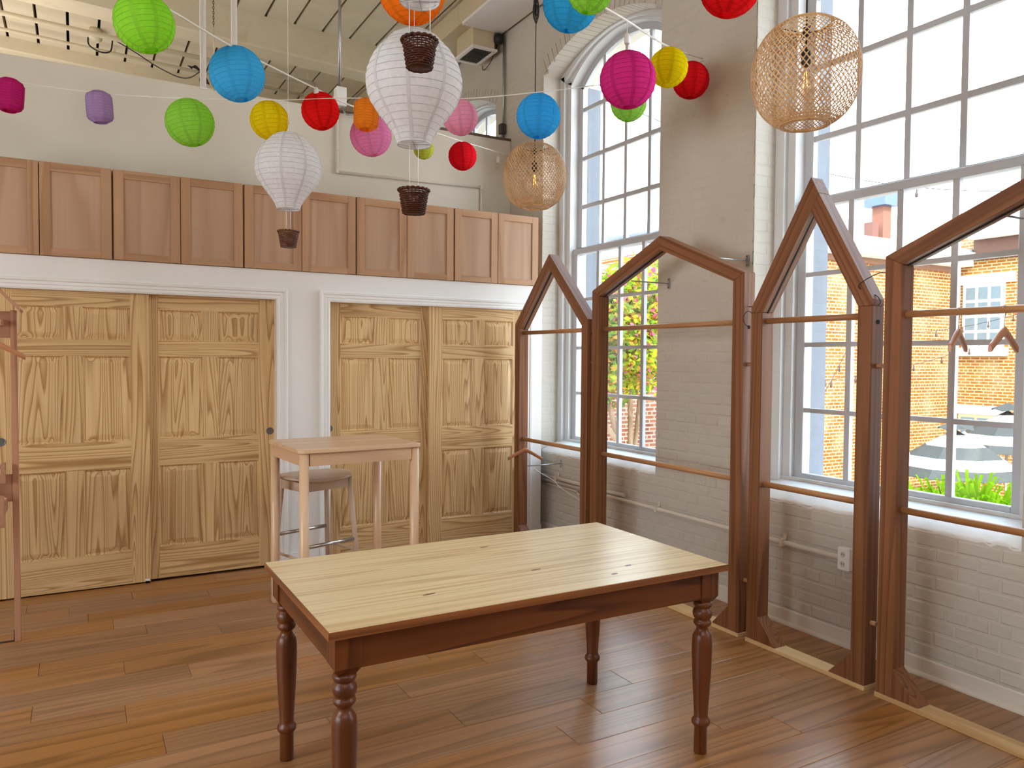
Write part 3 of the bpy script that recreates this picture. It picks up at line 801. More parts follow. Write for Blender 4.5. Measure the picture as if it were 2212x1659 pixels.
# ================================================================== PAPER LANTERNS
def tilt_mat(c, tilt):
    """tilt=(degrees, azimuth): lean of the lantern's axis"""
    ax = Vector((-math.sin(math.radians(tilt[1])), math.cos(math.radians(tilt[1])), 0))
    return Matrix.Translation(Vector(c)) @ Matrix.Rotation(math.radians(tilt[0]), 4, ax)
def shade_parts(name_c, prof, c, tilt, col, parent, nseam=8, rib=.0016, trans=.5, wr=.0015, seed=0, seamw=.010, n=48):
    rnd = random.Random(seed); Mx = tilt_mat(c, tilt)
    rs = []
    for k, (r, z) in enumerate(prof):
        rs.append([(r*(1+rnd.uniform(-.006, .006))*math.cos(2*PI*i/n), r*(1+rnd.uniform(-.006, .006))*math.sin(2*PI*i/n), z+rnd.uniform(-wr, wr)*.5) for i in range(n)])
        if k < len(prof)-1:
            r2, z2 = prof[k+1]; rm, zm = (r+r2)/2*.996, (z+z2)/2
            rs.append([(rm*(1+rnd.uniform(-.008, .006))*math.cos(2*PI*(i+.5*0)/n), rm*(1+rnd.uniform(-.008, .006))*math.sin(2*PI*i/n), zm) for i in range(n)])
    m = MB().rings(rs, False, False, True); m.tf(Mx)
    m.build('paper_shade', paper('paper_'+name_c, col, trans), parent)
    dk = tuple(int(v*.80) for v in col)
    m = MB()
    for r, z in prof[1:-1]:
        m.tube([(r*1.003*math.cos(2*PI*i/n), r*1.003*math.sin(2*PI*i/n), z) for i in range(n)], rib*.55, 4, closed=True)
    m.tf(Mx); m.build('wire_ribs', paper('rib_'+name_c, dk, .25), parent)
    m = MB()
    for k in range(nseam):
        a0 = 2*PI*k/nseam+rnd.uniform(-.04, .04)+.3; L = []; R_ = []
        vs = []; fs = []
        for q, (r, z) in enumerate(prof):
            hw_ = min(seamw, r*.25)/max(r, .001)
            vs += [((r+.0012)*math.cos(a0-hw_), (r+.0012)*math.sin(a0-hw_), z), ((r+.0012)*math.cos(a0+hw_), (r+.0012)*math.sin(a0+hw_), z)]
            if q: fs.append((2*q-2, 2*q-1, 2*q+1, 2*q))
        m.add(vs, fs, True)
    m.tf(Mx); m.build('seam', paper('seam_'+name_c, tuple(int(v*.93) for v in col), .40), parent)
    for r, z in (prof[0], prof[-1]):
        m = MB().tube([(r*math.cos(2*PI*i/24), r*math.sin(2*PI*i/24), z) for i in range(24)], .0016, 6, closed=True)
        m.tf(Mx); m.build('end_ring', MATS['seam_'+name_c], parent)
def ball_profile(R, n=15, hole=.24, sq=1.0):
    a0 = math.asin(hole); return [(R*math.sin(a), R*sq*math.cos(a)) for a in [a0+(PI-2*a0)*k/n for k in range(n+1)]]
def barrel_profile(R, H, n=11):
    p = []
    for k in range(n+1):
        t = -1+2*k/n; z = -t*H/2; s = abs(t)
        r = R*(1-.45*max(0, (s-.62)/.38)**2.2-.02*s); p.append((r, z))
    return p
def lantern(c, d, col, cname, label, tilt=(8, 20), shape='ball', group='paper lanterns on the light strings', seed=0, trans=.5, drop=0.0):
    L = empty('paper_lantern', c, label=label, category='lantern', group=group)
    if shape == 'ball': pr = ball_profile(d/2, max(9, int(d/.02)))
    else: pr = barrel_profile(d/2, d*1.22)
    shade_parts(cname, pr, c, tilt, col, L, seed=seed, trans=trans)
    Mx = tilt_mat(c, tilt); zt_ = pr[0][1]
    m = MB().tube([(-pr[0][0], 0, zt_), (pr[0][0], 0, zt_)], .0012, 5)
    m.tube([(0, 0, zt_), (0, 0, zt_+.018+drop)], .0014, 5); m.tf(Mx); m.build('wire_hanger', M_METAL, L)
LG, BL, RD, PK, MG, YL, OR = (176, 242, 74), (86, 204, 255), (250, 36, 36), (252, 176, 216), (222, 52, 140), (255, 232, 30), (255, 158, 50)
lantern((.319, 4.406, 3.303), .292, LG, 'lime', 'large lime green paper lantern at the top left, cut by the picture edge', (14, 150), seed=1)
lantern((.832, 4.746, 3.248), .312, BL, 'blue', 'large blue paper lantern hanging between the lime green and red ones', (11, 140), seed=2)
lantern((1.435, 5.151, 3.244), .248, RD, 'red', 'red paper lantern between the yellow and orange lanterns, left of the big white balloon', (12, 120), seed=3, trans=.3)
lantern((1.892, 5.455, 3.224), .300, (250, 164, 214), 'pink', 'pink paper lantern half hidden behind the small orange barrel lantern', (8, 140), seed=4)
lantern((2.477, 5.851, 3.300), .165, (222, 230, 96), 'yellowgreen', 'small yellow-green paper lantern peeking out below the big white balloon', (0, 20), seed=5, drop=.065)
lantern((2.994, 6.193, 3.390), .250, (244, 34, 48), 'crimson', 'red paper lantern before the upper wall, left of the far wicker pendant', (5, 160), seed=6, trans=.3)
lantern((-.365, 6.026, 3.290), .168, MG, 'magenta', 'magenta barrel-shaped paper lantern cut by the left picture edge', (4, 30), 'barrel', seed=7)
lantern((.146, 5.732, 3.216), .160, (204, 172, 222), 'lavender', 'small lavender barrel-shaped paper lantern over the upper wall', (4, 200), 'barrel', seed=8)
lantern((.651, 5.384, 3.105), .300, (178, 238, 92), 'leafgreen', 'lime green paper lantern above the cabinets, left of the yellow one', (12, 150), seed=9)
lantern((1.120, 5.234, 3.155), .248, YL, 'yellow', 'yellow paper lantern right above the small white balloon', (9, 150), seed=10)
lantern((1.658, 4.872, 3.180), .158, OR, 'orange', 'small orange barrel-shaped paper lantern left of the big white balloon', (3, 40), 'barrel', seed=11)
lantern((2.191, 4.569, 3.167), .228, (252, 184, 212), 'rose', 'pale pink paper lantern right of the big white balloon', (7, 170), seed=12)
lantern((2.477, 4.059, 3.085), .268, (74, 196, 255), 'azure', 'blue paper lantern directly above the far wicker pendant', (3, 30), seed=13)
lantern((2.990, 3.829, 3.185), .222, (176, 232, 100), 'green', 'green paper lantern hidden behind the magenta ball lantern', (4, 60), seed=14)
lantern((2.704, 3.473, 3.165), .312, (228, 58, 146), 'fuchsia', 'large magenta ball lantern hanging from a socket before the arched window', (4, 120), seed=15, trans=.3)
lantern((3.173, 3.675, 3.389), .236, (246, 226, 24), 'lemon', 'yellow paper lantern between the magenta and red ones on the pillar', (10, 20), seed=16)
lantern((3.570, 3.910, 3.456), .240, (240, 32, 40), 'scarlet', 'red paper lantern close to the pillar between the windows', (4, 30), seed=17, trans=.3)
lantern((2.145, 3.221, 3.360), .272, (70, 198, 246), 'skyblue', 'blue paper lantern at the top edge left of the arched window', (8, 300), seed=18)
lantern((2.056, 2.925, 3.284), .208, (174, 236, 88), 'applegreen', 'green paper lantern at the top edge overlapping the blue one', (8, 320), seed=19)
lantern((2.837, 2.833, 3.455), .300, (244, 34, 40), 'ruby', 'large red paper lantern at the top edge above the pillar', (10, 330), seed=20, trans=.3)
lantern((1.310, 3.231, 3.235), .300, (252, 146, 40), 'tangerine', 'large orange paper lantern at the top edge above the big white balloon', (3, 250), seed=21)

# ---- light strings
def catmull(pts, k=8):
    P_ = [Vector(p) for p in pts]; o = []
    for i in range(len(P_)-1):
        a, b, c, d = P_[max(i-1, 0)], P_[i], P_[i+1], P_[min(i+2, len(P_)-1)]
        for j in range(k):
            t = j/k; o.append(.5*((2*b)+(c-a)*t+(2*a-5*b+4*c-d)*t*t+(3*b-a-3*c+d)*t**3))
    o.append(P_[-1]); return o
def light_string(pts, sockets, label, r=.0045):
    G = empty('light_string', pts[0], label=label, category='string light')
    MB().tube(catmull(pts), r, 8).build('cord', M_CORD, G)
    for (p, h_, bulb) in sockets:
        p = Vector(p)
        MB().tube([p, p-Vector((0, 0, h_))], .003, 6).build('drop', M_CORD, G)
        q = p-Vector((0, 0, h_))
        MB().lathe([(.006, .008), (.014, .0), (.016, -.012), (.016, -.045), (.013, -.052)], 16, c=q).build('socket', M_WHITEP, G)
        if bulb: MB().lathe([(.010, -.050), (.014, -.060), (.024, -.085), (.024, -.100), (.016, -.118), (.004, -.124)], 16, c=q).build('bulb', M_BULB, G)
light_string([(-.36, 3.957, 3.445), (.086, 4.28, 3.447), (.425, 4.408, 3.403), (.787, 4.661, 3.370), (1.39, 5.089, 3.364), (1.738, 5.329, 3.368), (2.635, 5.94, 3.473), (2.973, 6.152, 3.504), (3.700, 6.620, 3.590)],
             [((1.39, 5.09, 3.368), .0, False), ((3.52, 6.505, 3.568), .05, True)], 'white light string running from the top left to the far corner', .0055)
light_string([(-.81, 6.285, 3.47), (-.417, 6.058, 3.392), (.147, 5.735, 3.309), (.626, 5.404, 3.262), (1.142, 5.227, 3.288), (1.42, 5.011, 3.284), (1.659, 4.876, 3.289), (2.192, 4.573, 3.290), (2.478, 4.063, 3.232), (2.817, 3.873, 3.281), (2.972, 3.809, 3.303), (3.444, 3.87, 3.491), (3.700, 3.934, 3.620)],
             [], 'thin white light string sagging across the room along the upper wall', .003)
light_string([(1.688, 2.904, 3.321), (2.118, 3.183, 3.444), (2.431, 3.351, 3.466), (2.705, 3.485, 3.497), (3.299, 3.842, 3.604), (3.706, 3.95, 3.640)],
             [((2.705, 3.485, 3.495), .075, True)], 'white light string before the arched window ending at the pillar', .006)

# ================================================================== PAPER BALLOONS WITH BASKETS
BP = [(.022, .172), (.062, .163), (.090, .145), (.115, .118), (.134, .098), (.150, .075), (.163, .050), (.172, .025), (.177, 0), (.177, -.025), (.172, -.055), (.163, -.080), (.146, -.108), (.130, -.131), (.113, -.152), (.097, -.174), (.083, -.194), (.071, -.214), (.064, -.232), (.063, -.241)]
WICK = wood('wicker', (76, 34, 14), (50, 20, 8), 'Z', 20, 3, .5, .3, .5, .25, .06, 120)
WICK2 = wood('wicker_light', (112, 62, 32), (80, 42, 20), 'Z', 20, 3, .5, .3, .4, .5, .06, 120)
def basket(G, c, rot, mat, s=1.0):
    """c: centre of the rim; built as a part of the balloon that carries it"""
    c = Vector(c); B = empty('basket', c, G)
    R1, R0, H = .053*s, .040*s, .084*s; n = 24; NR = 13
    m = MB()
    for k in range(NR):
        t = k/(NR-1); z = -H+H*t*.96; r = R0+(R1-R0)*t; ph = k % 2
        m.tube([((r+.0016*math.cos(n/2*a+PI*ph))*math.cos(a), (r+.0016*math.cos(n/2*a+PI*ph))*math.sin(a), z) for a in [2*PI*i/72 for i in range(72)]], .0029*s, 5, closed=True)
    m.tf(Matrix.Translation(c) @ Matrix.Rotation(rot, 4, 'Z')); m.build('weave', mat, B)
    m = MB()
    for i in range(n):
        a = 2*PI*i/n; m.tube([(R0*.97*math.cos(a), R0*.97*math.sin(a), -H), (R1*math.cos(a), R1*math.sin(a), 0)], .0016*s, 5)
    m.tf(Matrix.Translation(c)); m.build('stakes', mat, B)
    m = MB()
    m.tube([((R1+.003+.0016*math.cos(18*a))*math.cos(a), (R1+.003+.0016*math.cos(18*a))*math.sin(a), .0016*math.sin(18*a)) for a in [2*PI*i/108 for i in range(108)]], .0048*s, 7, closed=True)
    m.tf(Matrix.Translation(c)); m.build('rim', mat, B)
    m = MB().lathe([(.001, -H-.001), (R0, -H-.001), (R0, -H+.004), (.001, -H+.004)], 24, c=c); m.build('bottom', mat, B)
def balloon(c, drop, label, rot=0, mat=None, ceil=5.12, sh=(0, 0), sp=.03):
    c = Vector(c); G = empty('paper_balloon', c, label=label, category='balloon', group='white paper hot-air balloons with baskets')
    shade_parts('white', BP, c, (0, 0), (236, 234, 234), G, 8, seed=int(c.y*10), trans=.45, n=56, rib=.0014, seamw=.006)
    m = MB(); zn = c.z-.241
    for a in (rot, rot+PI/2): m.tube([c+Vector((.063*math.cos(a), .063*math.sin(a), -.241)), c+Vector((-.063*math.cos(a), -.063*math.sin(a), -.241))], .0013, 5)
    m.build('neck_wire', M_METAL, G)
    m = MB()
    for k in range(2):
        a = rot+PI*k
        m.tube([c+Vector((sp*math.cos(a), sp*math.sin(a), -.241)), c+Vector((sp*math.cos(a)+sh[0], sp*math.sin(a)+sh[1], -.241-drop))], .0013, 5)
    m.build('basket_cords', M_CORD, G)
    MB().tube([c+Vector((0, 0, .172)), (c.x, c.y, ceil)], .0011, 5).build('hanging_line', M_CORD, G)
    basket(G, c+Vector((sh[0], sh[1], -.241-drop)), rot, mat or WICK)
balloon((1.094, 2.675, 2.629), .168, 'big white paper hot-air balloon lantern in the middle with brown basket', -.5, sp=.016)
balloon((1.018, 4.292, 2.650), .122, 'smaller-looking white paper balloon with light brown basket before the cabinets', -.5, WICK2, sp=.012)
balloon((.957, 2.296, 2.968), .122, 'nearest white paper balloon, only its neck ring and dark basket in view', -.5, sp=.033)

# ================================================================== WICKER PENDANTS
RAT = wood('rattan', (222, 180, 128), (196, 150, 98), 'Z', 12, 3, .4, .12, .45, .4, .06, 120)
def pendant(c, top, label, rot=0, bundle=False):
    c = Vector(c); G = empty('wicker_pendant', c, label=label, category='pendant lamp', group='round woven wicker pendant lamps')
    R, H = .206, .212
    prof = []
    # outer surface from the top rim over the belly to the bottom rim
    n = 30
    for k in range(n+1):
        a = math.radians(22+(158-22)*k/n); s, co = math.sin(a), math.cos(a)
        prof.append((R*(abs(s)**.80), H*(1 if co > 0 else -1)*abs(co)**.95))
    m = MB(); ns = 56; tw = math.radians(118)
    for d in (1, -1):
        for i in range(ns):
            a0 = 2*PI*i/ns+rot
            pts = []
            for k, (r, z) in enumerate(prof):
                a = a0+d*tw*(k/n); rr = r+d*.0009; pts.append(Vector((rr*math.cos(a), rr*math.sin(a), z)))
            # flat rattan strip
            vs = []; fs = []
            for k, p in enumerate(pts):
                t = (pts[min(k+1, n)]-pts[max(k-1, 0)]).normalized(); nr = Vector((p.x, p.y, p.z*.6)).normalized(); b = t.cross(nr).normalized()*.0020
                vs += [p-b, p+b, p+b+nr*.0011, p-b+nr*.0011]
                if k:
                    o = 4*k-4
                    fs += [(o+q, o+(q+1) % 4, o+4+(q+1) % 4, o+4+q) for q in range(4)]
            m.add(vs, fs)
    m.tf(Matrix.Translation(c)); m.build('woven_shade', RAT, G)
    m = MB()
    m.tube([(c.x+prof[0][0]*math.cos(2*PI*i/48), c.y+prof[0][0]*math.sin(2*PI*i/48), c.z+prof[0][1]) for i in range(48)], .0045, 6, closed=True); m.build('rim', RAT, G)
    m = MB()
    for r, z, t in ((prof[-1][0], prof[-1][1], .004), (prof[-1][0]-.008, prof[-1][1]-.001, .004), (prof[-1][0]+.010, prof[-1][1]+.006, .0035), (prof[-1][0]+.024, prof[-1][1]+.014, .003), (prof[-1][0]-.016, prof[-1][1]-.001, .004)):
        m.tube([(c.x+r*math.cos(2*PI*i/48), c.y+r*math.sin(2*PI*i/48), c.z+z) for i in range(48)], t, 6, closed=True)
    m.build('rim', RAT, G, label='coiled rattan bottom rim')
    # black wire spider, cord, lamp holder, bulb
    m = MB()
    zr = prof[0][1]
    for k in range(3):
        a = 2*PI*k/3+rot; m.tube([c+Vector((prof[0][0]*math.cos(a), prof[0][0]*math.sin(a), zr)), c+Vector((.012*math.cos(a), .012*math.sin(a), zr-.032))], .0022, 6)
    m.lathe([(.004, zr-.010), (.013, zr-.014), (.013, zr-.050), (.004, zr-.054)], 14, c=c)
    m.build('spider', M_BLACK, G)
    MB().tube([(c.x, c.y, c.z+.07), (c.x, c.y, top)], .0033, 8).build('cord', M_BLACK, G)
    MB().lathe([(.006, .098), (.017, .090), (.019, .075), (.019, .040), (.015, .032)], 18, c=c).build('lamp_holder', M_BLACK, G)
    MB().lathe([(.012, .036), (.015, .022), (.024, .004), (.040, -.022), (.048, -.048), (.044, -.074), (.028, -.092), (.002, -.098)], 28, c=c).build('bulb', M_BULB, G)
    m = MB()
    for k in range(4):
        a = PI/2*k; m.tube([c+Vector((.004*math.cos(a), .004*math.sin(a), .012)), c+Vector((.010*math.cos(a), .010*math.sin(a), -.050))], .0011, 5)
    m.build('filament', MATS.setdefault('filament', emit('filament_glow', (255, 170, 80), 4.0)), G)
    if bundle:
        m = MB()
        for k in range(5):
            zc_, rr = c.z+1.10-.012*k, .028-.003*k; ax = .5+.7*k
            m.tube([(c.x+rr*math.cos(a)*math.cos(ax), c.y+rr*math.cos(a)*math.sin(ax), zc_+.065*math.sin(a)) for a in [2*PI*i/24 for i in range(24)]], .0034, 6, closed=True)
        m.build('coiled_cord', M_BLACK, G)
pendant((2.610, 4.318, 2.784), 5.10, 'far wicker pendant lamp hanging under the blue lantern, left of the windows', 0, True)
pendant((2.525, 2.108, 2.733), 5.10, 'near wicker pendant lamp hanging in front of the right window', .03)

# ================================================================== PIPES, CONDUITS, CEILING CLUTTER
def pipe_thing(name, label, cat, paths, r, mat, clamps=(), extra=None):
    G = empty(name, paths[0][0], label=label, category=cat)
    for p in paths: MB().tube(p, r, 12).build('pipe', mat, G)
    for c, ax in clamps:
        c = Vector(c); m = MB()
        if ax == 'y': m.box(c.x-r*1.35, XR, c.y-.012, c.y+.012, c.z-r*1.35, c.z+r*1.35); m.box(XR-.009, XR-.004, c.y-.012, c.y+.012, c.z-r*1.4, c.z+r*3.2)
        else: m.box(c.x-.012, c.x+.012, c.y-r*1.4, c.y+r*1.4, c.z-r*1.5, c.z+r*1.5)
        m.build('clamp', mat, G)
    return G
xp = XR-.024
pipe_thing('wall_conduit', 'painted conduit running low along the brick wall to the outlet box', 'pipe', [[(xp, 2.80, .497), (xp, 5.96, .497)]], .0155, M_PIPE, (((xp, 4.36, .497), 'y'), ((xp, 3.20, .497), 'y')))
pipe_thing('wall_conduit', 'upper of the short painted pipes in the corner below the far window', 'pipe', [[(xp, 4.75, .535), (xp, 5.96, .535)]], .0155, M_PIPE, (((xp, 5.72, .535), 'y'),))
pipe_thing('wall_conduit', 'thin lowest painted pipe in the corner below the far window', 'pipe', [[(XR-.014, 5.42, .462), (XR-.014, 5.96, .462)], [(XR-.014, 5.42, .462), (XR-.014, 5.38, .43)]], .009, M_PIPE, (((XR-.014, 5.70, .462), 'y'),))
ob = empty('outlet_box', (XR-.02, 2.765, .497), label='white surface-mounted outlet box at the end of the low conduit', category='outlet')
box('cover', M_WHITEP, ob, XR-.048, XR-.002, 2.728, 2.802, .432, .562, .006)
for z in (.470, .524):
    MB().tube([(XR-.049, 2.765, z), (XR-.0475, 2.765, z)], .017, 20).build('socket', M_BASEB, ob)
    m = MB().box(XR-.0502, XR-.0488, 2.757, 2.7595, z-.004, z+.006); m.box(XR-.0502, XR-.0488, 2.770, 2.7725, z-.004, z+.006); m.build('slot', M_BLACK, ob)
# loose white cable from the corner bracket
MB().tube(catmull([(3.42, 5.66, .66), (3.50, 5.62, .60), (3.58, 5.56, .545), (3.60, 5.50, .50), (3.64, 5.40, .45), (3.655, 5.33, .43), (3.69, 5.15, .36)], 6), .0028, 6).build('loose_cable', M_CORD, None, label='loose thin white cable drooping below the corner wall tie', category='cable')
# black low-voltage leads linking the frames
def lead(pts, label): MB().tube(catmull(pts, 8), .0022, 6).build('lead_wire', M_BLACK, None, label=label, category='cable')
lead([(3.35, 3.157, 1.905), (3.345, 3.130, 1.900), (3.335, 3.112, 1.87), (3.325, 3.103, 1.86), (3.29, 3.11, 1.875), (3.285, 3.14, 1.84), (3.30, 3.135, 1.80), (3.298, 3.105, 1.79)], 'black lead between the wide frame and the steep frame')
lead([(3.35, 2.343, 1.868), (3.35, 2.332, 1.885), (3.34, 2.350, 1.915), (3.325, 2.395, 1.935), (3.29, 2.41, 1.96), (3.29, 2.38, 1.985), (3.30, 2.31, 2.015), (3.34, 2.285, 2.02)], 'thin lead looping between the steep frame and the nearest frame')

# conduit on the upper wall
yq = YP-.064
pipe_thing('wall_conduit', 'painted conduit stepping down across the upper wall above the cabinets', 'pipe',
           [catmull([(1.995, yq, 3.86), (1.995, yq, 3.5), (1.995, yq, 3.24)], 4), [(1.995, yq, 3.215), (3.39, yq, 3.245)], [(3.41, yq, 3.245), (3.41, yq, 2.6)]], .013, M_UPPER,
           (((1.995, yq, 3.225), 'x'), ((3.405, yq, 3.245), 'x'), ((1.995, yq, 3.42), 'x')))
# steel pole with box
Gp = empty('ceiling_pole', (2.007, 6.60, 3.80), label='grey steel conduit pole dropping from the ceiling to a white box', category='pole')
MB().tube([(2.007, 6.60, 3.93), (2.007, 6.60, 5.13)], .013, 14).build('pole', M_METAL, Gp)
box('junction_box', M_WHITEP, Gp, 1.965, 2.055, 6.55, 6.64, 3.77, 3.93, .004)
MB().tube(catmull([(2.03, 6.60, 3.77), (2.06, 6.58, 3.71), (2.14, 6.58, 3.72), (2.30, 6.60, 3.70)], 6), .008, 8).build('flex', M_METAL, Gp)
# struts that hold the partition
for x, zb, lb in ((.908, 3.745, 'long white strut from the partition top up to the ceiling'), (1.148, 4.0, 'shorter white strut ending behind the large blue lantern')):
    G = empty('hanging_strut', (x, 6.66, zb), label=lb, category='strut')
    y_ = 6.67; zt2 = ceil_z(x)
    m = MB().box(x-.024, x+.024, y_, y_+.004, zb, zt2); m.box(x-.024, x-.020, y_-.024, y_, zb, zt2); m.build('channel', M_TRIM, G)
    box('foot_plate', M_TRIM, G, x-.03, x+.03, y_-.03, y_+.02, zb-.004, zb+.008)
G = empty('chain_drop', (.99, 6.62, 3.76), label='rusty chain and white rod hanging beside the long strut', category='chain')
m = MB()
for k in range(46):
    z = 5.16-.02*k; a = (k % 2)*PI/2
    m.tube([(.985+.006*math.cos(t)*math.cos(a), 6.64+.006*math.cos(t)*math.sin(a), z+.013*math.sin(t)) for t in [2*PI*i/10 for i in range(10)]], .002, 5, closed=True)
m.build('chain', plain('rust', (84, 58, 44), .8), G)
MB().tube([(.985, 6.64, 4.24), (.990, 6.64, 3.745)], .006, 8).build('rod', M_BEAM, G)
# sprinkler pipes beyond the partition
for (y_, dz, x0, lb) in ((10.14, .10, -3.9, 'upper painted sprinkler pipe under the ceiling beyond the partition'), (9.54, .145, -3.9, 'lower painted sprinkler pipe under the ceiling beyond the partition')):
    G = empty('sprinkler_pipe', (0, y_, 4.4), label=lb, category='pipe')
    MB().tube([(x0, y_, ceil_z(x0)-dz), (2.6, y_, ceil_z(2.6)-dz)], .026 if dz > .12 else .020, 10).build('pipe', M_BEAM, G)
    for x in (-1.1, .42, 1.9, 2.5):
        box('hanger_strap', M_BEAM, G, x-.012, x+.012, y_-.004, y_+.004, ceil_z(x)-dz, ceil_z(x))
G = empty('ceiling_junction_box', (.216, 9.78, 4.9), label='round painted junction box on the ceiling with a black cable loop', category='junction box')
z = ceil_z(.216); MB().lathe([(.036, -.145), (.066, -.12), (.072, -.06), (.06, 0)], 20, c=(.216, 9.78, z)).build('box', M_BEAM, G)
MB().tube(catmull([(0.144, 9.780, z-0.108), (0.156, 9.744, z-0.204), (0.264, 9.720, z-0.264), (0.360, 9.744, z-0.228), (0.384, 9.780, z-0.096)], 6), .008, 8).build('cable_loop', M_BLACK, G)
G = empty('slack_cable', (0.408, 9.780, z-0.084), label='slack black cable with a tangled bundle sagging below the ceiling beside the lime green lantern', category='cable')
MB().tube(catmull([(0.408, 9.780, z-0.084), (0.600, 9.600, z-0.240), (0.792, 9.360, z-0.432), (0.960, 9.000, z-0.624), (1.056, 8.760, z-0.696), (1.116, 8.460, z-0.720)], 8), .0065, 6).build('cable', M_BLACK, G)
m = MB()
for k in range(6):
    o = .018*k; m.tube(catmull([(1.00+o*.4, 8.42, 4.52-o*.3), (1.08, 8.41, 4.50+o*.3), (1.16+o*.2, 8.4, 4.44-o*.4), (1.20-o, 8.4, 4.36+o*.2), (1.13, 8.41, 4.46)], 5), .0045, 5)
m.build('bundle', M_BLACK, G)
# duct with diffuser
G = empty('air_duct', (3.49, 6.8, 4.84), label='cream painted rectangular air duct running along the ceiling against the window wall', category='duct')
mD = paint('duct_paint', (206, 190, 158), .55, .3, .04, 2, .05, 10)
for k in range(8):
    y0, y1 = 1.4+1.1*k, 1.4+1.1*(k+1)-.004
    box('duct_section', mD, G, 3.285, 3.700, y0, min(y1, 10.6), 4.852, ceil_z(3.285)-.02)
box('bottom_pan', M_TRIM, G, 3.275, 3.712, 1.4, 6.80, 4.822, 4.851, .002)
box('diffuser_neck', mD, G, 3.405, 3.640, 6.815, 7.185, 4.661, 4.852)
df = MB().box(3.385, 3.660, 6.785, 6.820, 4.635, 4.661); df.box(3.385, 3.660, 7.180, 7.215, 4.635, 4.661); df.box(3.385, 3.420, 6.820, 7.180, 4.635, 4.661); df.box(3.625, 3.660, 6.820, 7.180, 4.635, 4.661)
df = df.build('diffuser_frame', M_TRIM, G, bevel=.003)
box('grille_back', plain('grille_dark', (70, 68, 64), .7), df, 3.420, 3.625, 6.820, 7.180, 4.648, 4.660)
for k in range(14):
    y_ = 6.828+.0252*k; MB().prism([(y_, 4.638), (y_+.003, 4.638), (y_+.013, 4.647), (y_+.010, 4.647)], 'x', 3.42, 3.625).build('louvre', plain('louvre_grey', (150, 146, 138), .5), df)
for y_ in (4.0, 7.6, 9.2):
    MB().tube([(3.26, y_, 4.95), (3.24, y_, ceil_z(3.24))], .005, 6).build('hanger_rod', M_BEAM, G)
# corner speaker / conduit on the window wall beyond the partition
G = empty('corner_conduit', (3.72, 6.765, 3.76), label='grey vertical conduit with black boxes in the corner beside the back arched window', category='conduit')
MB().tube([(3.722, 6.765, 3.80), (3.722, 6.765, 4.80)], .012, 12).build('pipe', M_METAL, G)
MB().lathe([(.02, .05), (.045, .035), (.05, 0), (.045, -.035), (.02, -.05)], 18, c=(3.672, 6.79, 4.765)).build('speaker', M_BLACK, G)
box('switch_box', plain('dark_box', (60, 58, 54), .5), G, 3.68, 3.738, 6.735, 6.795, 3.83, 3.93, .004)
MB().tube(catmull([(3.70, 6.77, 3.84), (3.70, 6.79, 3.79), (3.715, 6.95, 3.80), (3.73, 7.2, 3.83)], 6), .006, 6).build('flex', M_METAL, G)
MB().tube(catmull([(3.69, 6.83, 4.75), (3.70, 7.0, 4.62), (3.72, 7.2, 4.60), (3.73, 7.25, 4.66)], 6), .004, 6).build('cable', M_BLACK, G)

# ================================================================== OUTSIDE
GZ = -2.7
BUILD = []
def brickmat(name, c1, c2, mortar, ax):
    s = NT(name); t = s.n('ShaderNodeTexCoord'); v = t.outputs['Object']
    sp = s.n('ShaderNodeSeparateXYZ'); s.l(v, sp.inputs[0]); cb_ = s.n('ShaderNodeCombineXYZ')
    s.l(sp.outputs[ax], cb_.inputs[0]); s.l(sp.outputs[2], cb_.inputs[1])
    b = s.n('ShaderNodeTexBrick'); s.l(cb_.outputs[0], b.inputs['Vector'])
    b.inputs['Color1'].default_value = lin(c1); b.inputs['Color2'].default_value = lin(c2); b.inputs['Mortar'].default_value = lin(mortar)
    b.inputs['Scale'].default_value = 1; b.inputs['Mortar Size'].default_value = .013; b.inputs['Mortar Smooth'].default_value = .2
    b.inputs['Brick Width'].default_value = .213; b.inputs['Row Height'].default_value = .072; b.squash = .5; b.squash_frequency = 6
    n = s.noise(v, 1.3, 4, .6); col = s.mix(s.ramp(n, [(.45, (0, 0, 0, 1)), (.75, (.5, .5, .5, 1))]), b.outputs['Color'], lin(mortar))
    s.bsdf(col, .85, 0, .2, bump=b.outputs['Fac'], bstr=.3, bdist=-.01); return s.m
B_X = brickmat('court_brick_x', (140, 80, 20), (122, 66, 16), (164, 148, 112), 0)
B_Y = brickmat('court_brick_y', (142, 90, 26), (128, 74, 20), (164, 150, 116), 1)
B_L = brickmat('court_brick_red', (126, 66, 42), (100, 52, 38), (146, 128, 112), 0)
M_FASC = plain('white_fascia', (232, 232, 230), .6); M_ROOF = plain('grey_metal_roof', (150, 158, 166), .5)
M_DGLASS = plain('dark_pane', (96, 112, 122), .15); M_STONE = plain('pale_stone', (232, 226, 212), .7)
box('ground', plain('courtyard_paving', (196, 188, 174), .9), None, 4.32, 40, -20, 40, GZ-.2, GZ, kind='structure')
